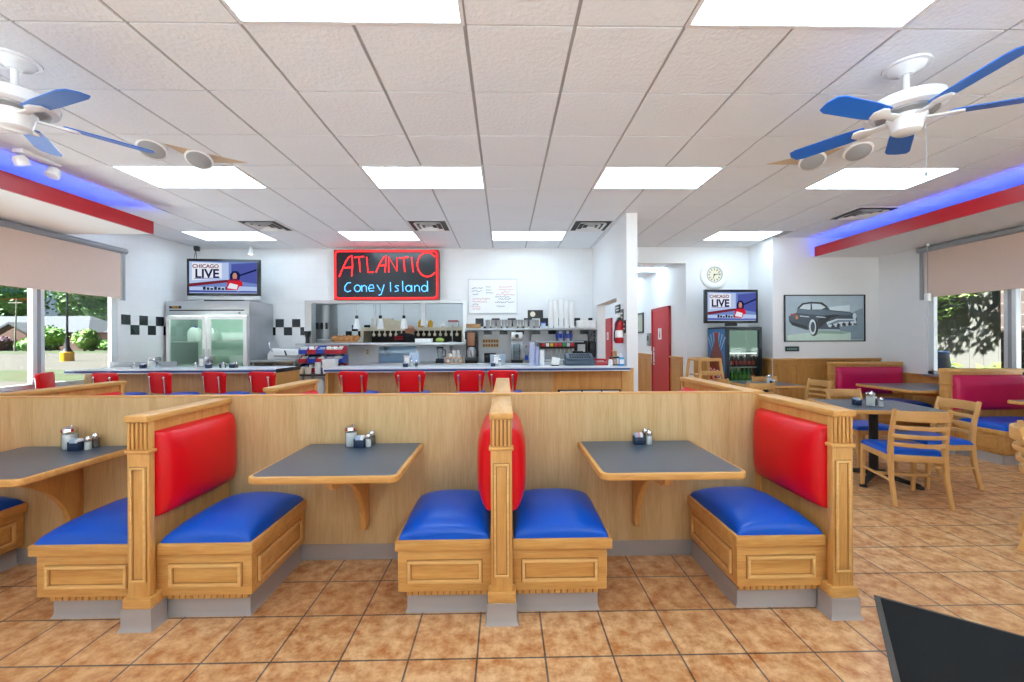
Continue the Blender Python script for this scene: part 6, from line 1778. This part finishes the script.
ground('yard', 6.91, 60, -3.66, 24, -0.15, PALE_BOUNCE)

def leaves(mb, rnd, c, r, n, s, sq=(1, 1, 1), ratio=1.0):
    bm = mb.bm
    for _ in range(n):
        d = Vector((rnd.gauss(0, 1), rnd.gauss(0, 1), rnd.gauss(0, 1))).normalized() * r * (rnd.random() ** 0.25) * 1.08
        p = Vector(c) + Vector((d.x * sq[0], d.y * sq[1], d.z * sq[2]))
        a = Vector((rnd.gauss(0, 1), rnd.gauss(0, 1), rnd.gauss(0, 0.7))).normalized()
        b = a.orthogonal().normalized()
        k = s * rnd.uniform(0.6, 1.3)
        bm.faces.new([bm.verts.new(p + a * k * u * 0.5 + b * k * v * 0.5 * ratio) for u, v in ((-1, 0), (0, -1), (1, 0), (0, 1))])
def tree(label, x, y, h, r, m, seed, z=-0.14, n=1800, leaf=0.55, trunk=True, name='leafy_tree', cat='tree', group='trees beyond the road'):
    rnd = random.Random(seed)
    t = thing(name, label, cat, (x, y, z), 0, group)
    mb = MB()
    for i in range(7):
        c = (rnd.uniform(-.5, .5) * r, rnd.uniform(-.5, .5) * r, h - r * rnd.uniform(0.8, 1.7) * (0.9 if trunk else 0.6))
        q = r * rnd.uniform(0.45, 0.7)
        if c[2] - q * 0.9 < 0: c = (c[0], c[1], q * 0.9)
        mb.blob(c, q * 0.86, 2, 0.12)
        leaves(mb, rnd, c, q, n // 7, leaf)
    mb.build('crown', m, t, smooth=False)
    MB().cyl((0, 0, 0), (0, 0, h * 0.6), r * 0.07 + 0.05, r * 0.03 + 0.02, 10).build('trunk', mat('bark', '5d4a3a', 0.9, var=0.2) if 'bark' not in bpy.data.materials else bpy.data.materials['bark'], t)
    return t
LG = [leaf_mat('leaf deep green', '2c4a14', '5c8c3a'), leaf_mat('leaf mid green', '446e26', '80ac48'), leaf_mat('leaf light green', '4a6a24', '86a040')]
TREES = [(-142, 114, 21, 9, 1), (-128, 110, 23, 9.5, 0), (-116, 118, 24, 9.5, 1), (-105, 108, 22, 8.5, 0), (-97, 116, 24, 9, 1), (-88, 110, 20, 8.5, 0), (-80, 118, 23, 9, 0), (-71, 110, 18, 8, 1), (-64, 120, 22, 9, 0)]
TB = ['behind the brick house, outermost left', 'behind the left half of the brick house', 'behind the brick house roof ridge', 'just left of the dark lamp pole',
      'directly behind the dark lamp pole', 'right of the dark lamp pole', 'behind the small white house', 'rightmost beyond the window frame', 'furthest back on the right']
for i, (x, y, h, r, k) in enumerate(TREES):
    tree('tall green tree ' + TB[i], x, y, h, r, LG[k], 20 + i, n=2400, leaf=0.8)
tree('rounded light green bush at the right end of the brick house', -85.6, 79, 4.6, 2.6, LG[1], 51, n=900, leaf=0.4, trunk=False, name='garden_bush', cat='bush', group='bushes across the road')
tree('small yellow-green tree right of the dark lamp pole', -75.2, 75, 4.4, 2.2, LG[2], 52, n=900, leaf=0.4, group='small trees across the road')
tree('purple-leaved bush in front of the brick house', -95.5, 80, 2.8, 2.2, leaf_mat('purple leaf', '3a1f2a', '5b3142'), 53, n=700, leaf=0.35, trunk=False, name='garden_bush', cat='bush', group='bushes across the road')
tree('low green bush in front of the small white house', -77.0, 81, 2.3, 1.7, LG[1], 54, n=600, leaf=0.35, trunk=False, name='garden_bush', cat='bush', group='bushes across the road')
tree('low green hedge bush along the brick house wall', -91.0, 80.5, 1.8, 2.0, LG[1], 55, n=600, leaf=0.35, trunk=False, name='garden_bush', cat='bush', group='bushes across the road')
def house(label, x0, x1, y0, y1, ze, zr, wallm, roofm, gable):
    t = thing('house', label, 'house', ((x0 + x1) / 2, (y0 + y1) / 2, -0.14), 0, 'houses across the road')
    a, b = (x1 - x0) / 2, (y1 - y0) / 2
    B(-a, a, -b, b, 0, ze).build('wall', wallm, t, smooth=False)
    hp = 0 if gable else b * 0.9
    bm_ = MB(); e = 0.5; V = [bm_.bm.verts.new(p) for p in ((-a - e, -b - e, ze), (a + e, -b - e, ze), (a + e, b + e, ze), (-a - e, b + e, ze), (-a + hp, 0, zr), (a - hp, 0, zr))]
    for f in ((0, 1, 5, 4), (1, 2, 5), (2, 3, 4, 5), (3, 0, 4), (0, 3, 2, 1)): bm_.bm.faces.new([V[i] for i in f])
    bm_.build('roof', roofm, t, smooth=False)
    for u in (-0.6, -0.2, 0.25, 0.65):
        w = B(u * a - 0.7, u * a + 0.7, -b - 0.06, -b, 1.0, 2.3).build('window', WHITE, t, smooth=False)
        B(u * a - 0.6, u * a + 0.6, -b - 0.09, -b - 0.05, 1.1, 2.2).build('pane', mat('dark pane', '39434c', 0.2) if 'dark pane' not in bpy.data.materials else bpy.data.materials['dark pane'], w, smooth=False)
    B(0.02 * a - 0.55, 0.02 * a + 0.55, -b - 0.07, -b, 0, 2.1).build('door', WHITE, t, smooth=False)
    return t
ROOF = mat('grey shingle', '4b4c50', 0.9, var=0.12, scale=3); BRK = mat('brown brick wall', '604438', 0.9, var=0.15, scale=4)
hs = house('long brick house with a grey roof across the road', -121, -83.5, 84, 96, 3.6, 7.2, BRK, ROOF, False)
g = MB(); g.prism([(-3.0, 0), (3.0, 0), (3.0, 3.4), (0, 5.0), (-3.0, 3.4)], 'y', -9.0, -5.0).xf(Matrix.Translation((7.0, 0, 0))); g.build('gable_front', BRK, hs, smooth=False)
g = MB(); g.prism([(-3.5, 3.2), (0, 5.15), (3.5, 3.2), (3.5, 3.6), (0, 5.55), (-3.5, 3.6)], 'y', -9.3, -5.0).xf(Matrix.Translation((7.0, 0, 0))); g.build('gable_roof', ROOF, hs, smooth=False)
house('small white house with a grey roof right of the lamp pole', -81.5, -72, 86, 96, 3.6, 6.0, WHITE, ROOF, True)

t = thing('light_pole', 'dark lamp pole on a yellow base in the parking lot', 'lamp post', (-36.5, 35, -0.15))
MB().lathe([(0, 0), (0.42, 0), (0.42, 0.74), (0.38, 0.78), (0, 0.78)], n=24).build('concrete_base', YELLOW, t)
MB().lathe([(0, 0.78), (0.34, 0.78), (0.26, 0.95), (0.16, 1.2), (0.14, 1.9), (0.12, 2.0), (0, 2.0)], n=20).build('pole_shroud', BLACKM, t)
MB().cyl((0, 0, 1.9), (0, 0, 9.0), 0.075, 0.06).build('pole', BLACKM, t)
MB().box(-0.9, 0.9, -0.15, 0.15, 8.9, 9.05, 0.03).build('lamp_head', BLACKM, t)
t = thing('utility_pole', 'thin pale utility pole in front of the brick house', 'utility pole', (-88.6, 76, -0.14))
MB().cyl((0, 0, 0), (0.4, 0, 9.5), 0.13, 0.09).build('pole', mat('weathered wood', '8d8478', 0.9), t)
B(-1.0, 1.4, -0.06, 0.06, 8.7, 8.85).build('cross_arm', bpy.data.materials['weathered wood'], t, smooth=False)

# beyond the right window: pale fence, overhanging tree, brick pillar, blue barrel
t = thing('board_fence', 'pale board fence in dappled light beyond the right window', 'fence', (9.5, 9.0, -0.15))
FENCE = mat('pale fence', '666159', 0.8, var=0.1, scale=3)
m = MB()
for i in range(44):
    m.box(0, 0.025, -5 + i * 0.25, -5 + i * 0.25 + 0.243, 0, 3.2)
m.build('boards', FENCE, t, smooth=False)
for z in (0.5, 1.6, 2.7): B(0.025, 0.07, -5, 6, z, z + 0.09).build('rail', FENCE, t, smooth=False)
rnd = random.Random(91)
t = thing('overhanging_tree', 'dark leafy tree hanging in front of the pale fence', 'tree', (8.95, 9.0, -0.15))
m = MB()
for c, r, n in (((-0.2, 1.5, 3.4), 1.0, 1500), ((0, 0.1, 3.6), 1.0, 1300), ((-0.1, -1.2, 3.4), 1.0, 1200), ((0.1, 2.0, 2.6), 0.75, 800), ((0.15, 0.9, 2.5), 0.6, 420), ((0.2, -0.4, 2.55), 0.55, 260), ((0, -2.3, 3.3), 0.9, 900), ((0.2, 1.9, 1.7), 0.5, 160), ((0.2, 0.4, 1.6), 0.7, 90)):
    leaves(m, rnd, c, r, n, 0.2, (0.7, 1, 1), 0.34)
m.build('crown', leaf_mat('olive leaf', '6f8a3a', 'a3bd62'), t, smooth=False)
MB().tube([(0.3, 2.6, 0), (0.25, 2.4, 1.4), (0, 1.6, 2.6), (-0.1, 0.4, 3.4), (0, -1.4, 3.5)], [0.09, 0.08, 0.06, 0.05, 0.03], 8).build('trunk', bpy.data.materials['bark'], t)
for i in range(5):
    t = thing('fern_clump', 'leafy green plant growing at the foot of the pale fence', 'plant', (9.26, 7.6 + i * 0.75, -0.15), 0, 'plants at the foot of the fence')
    m = MB(); leaves(m, rnd, (0, 0, 0.55), 0.55, 200, 0.22, (0.5, 0.6, 1.0), 0.4); m.build('foliage', LG[2], t, smooth=False)
    MB().cyl((0, 0, 0), (0, 0, 0.6), 0.015).build('stem', GREEN, t)
struct(MB().box(8.45, 8.95, 6.2, 6.86, -0.15, 3.6).build('exterior_column', tile_mat('dark brick', '5b4a42', '4b3d38', '7d756d', 0.2, (0, 0, 0), 0.008, 0.8, 'yz'), smooth=False))
t = thing('water_barrel', 'blue plastic barrel outside the right window', 'barrel', (8.72, 8.28, -0.15))
MB().lathe([(0, 0), (0.27, 0), (0.29, 0.06), (0.30, 0.4), (0.29, 0.45), (0.30, 0.5), (0.30, 0.85), (0.29, 0.9), (0.30, 0.95), (0.27, 1.25), (0, 1.25)], n=28).build('drum', mat('blue barrel plastic', '27466f', 0.4, var=0.08), t)
MB().lathe([(0.26, 1.24), (0.285, 1.25), (0.285, 1.29), (0.26, 1.30), (0, 1.29)], n=28).build('lid', mat('blue barrel lid', '27507f', 0.4), t)
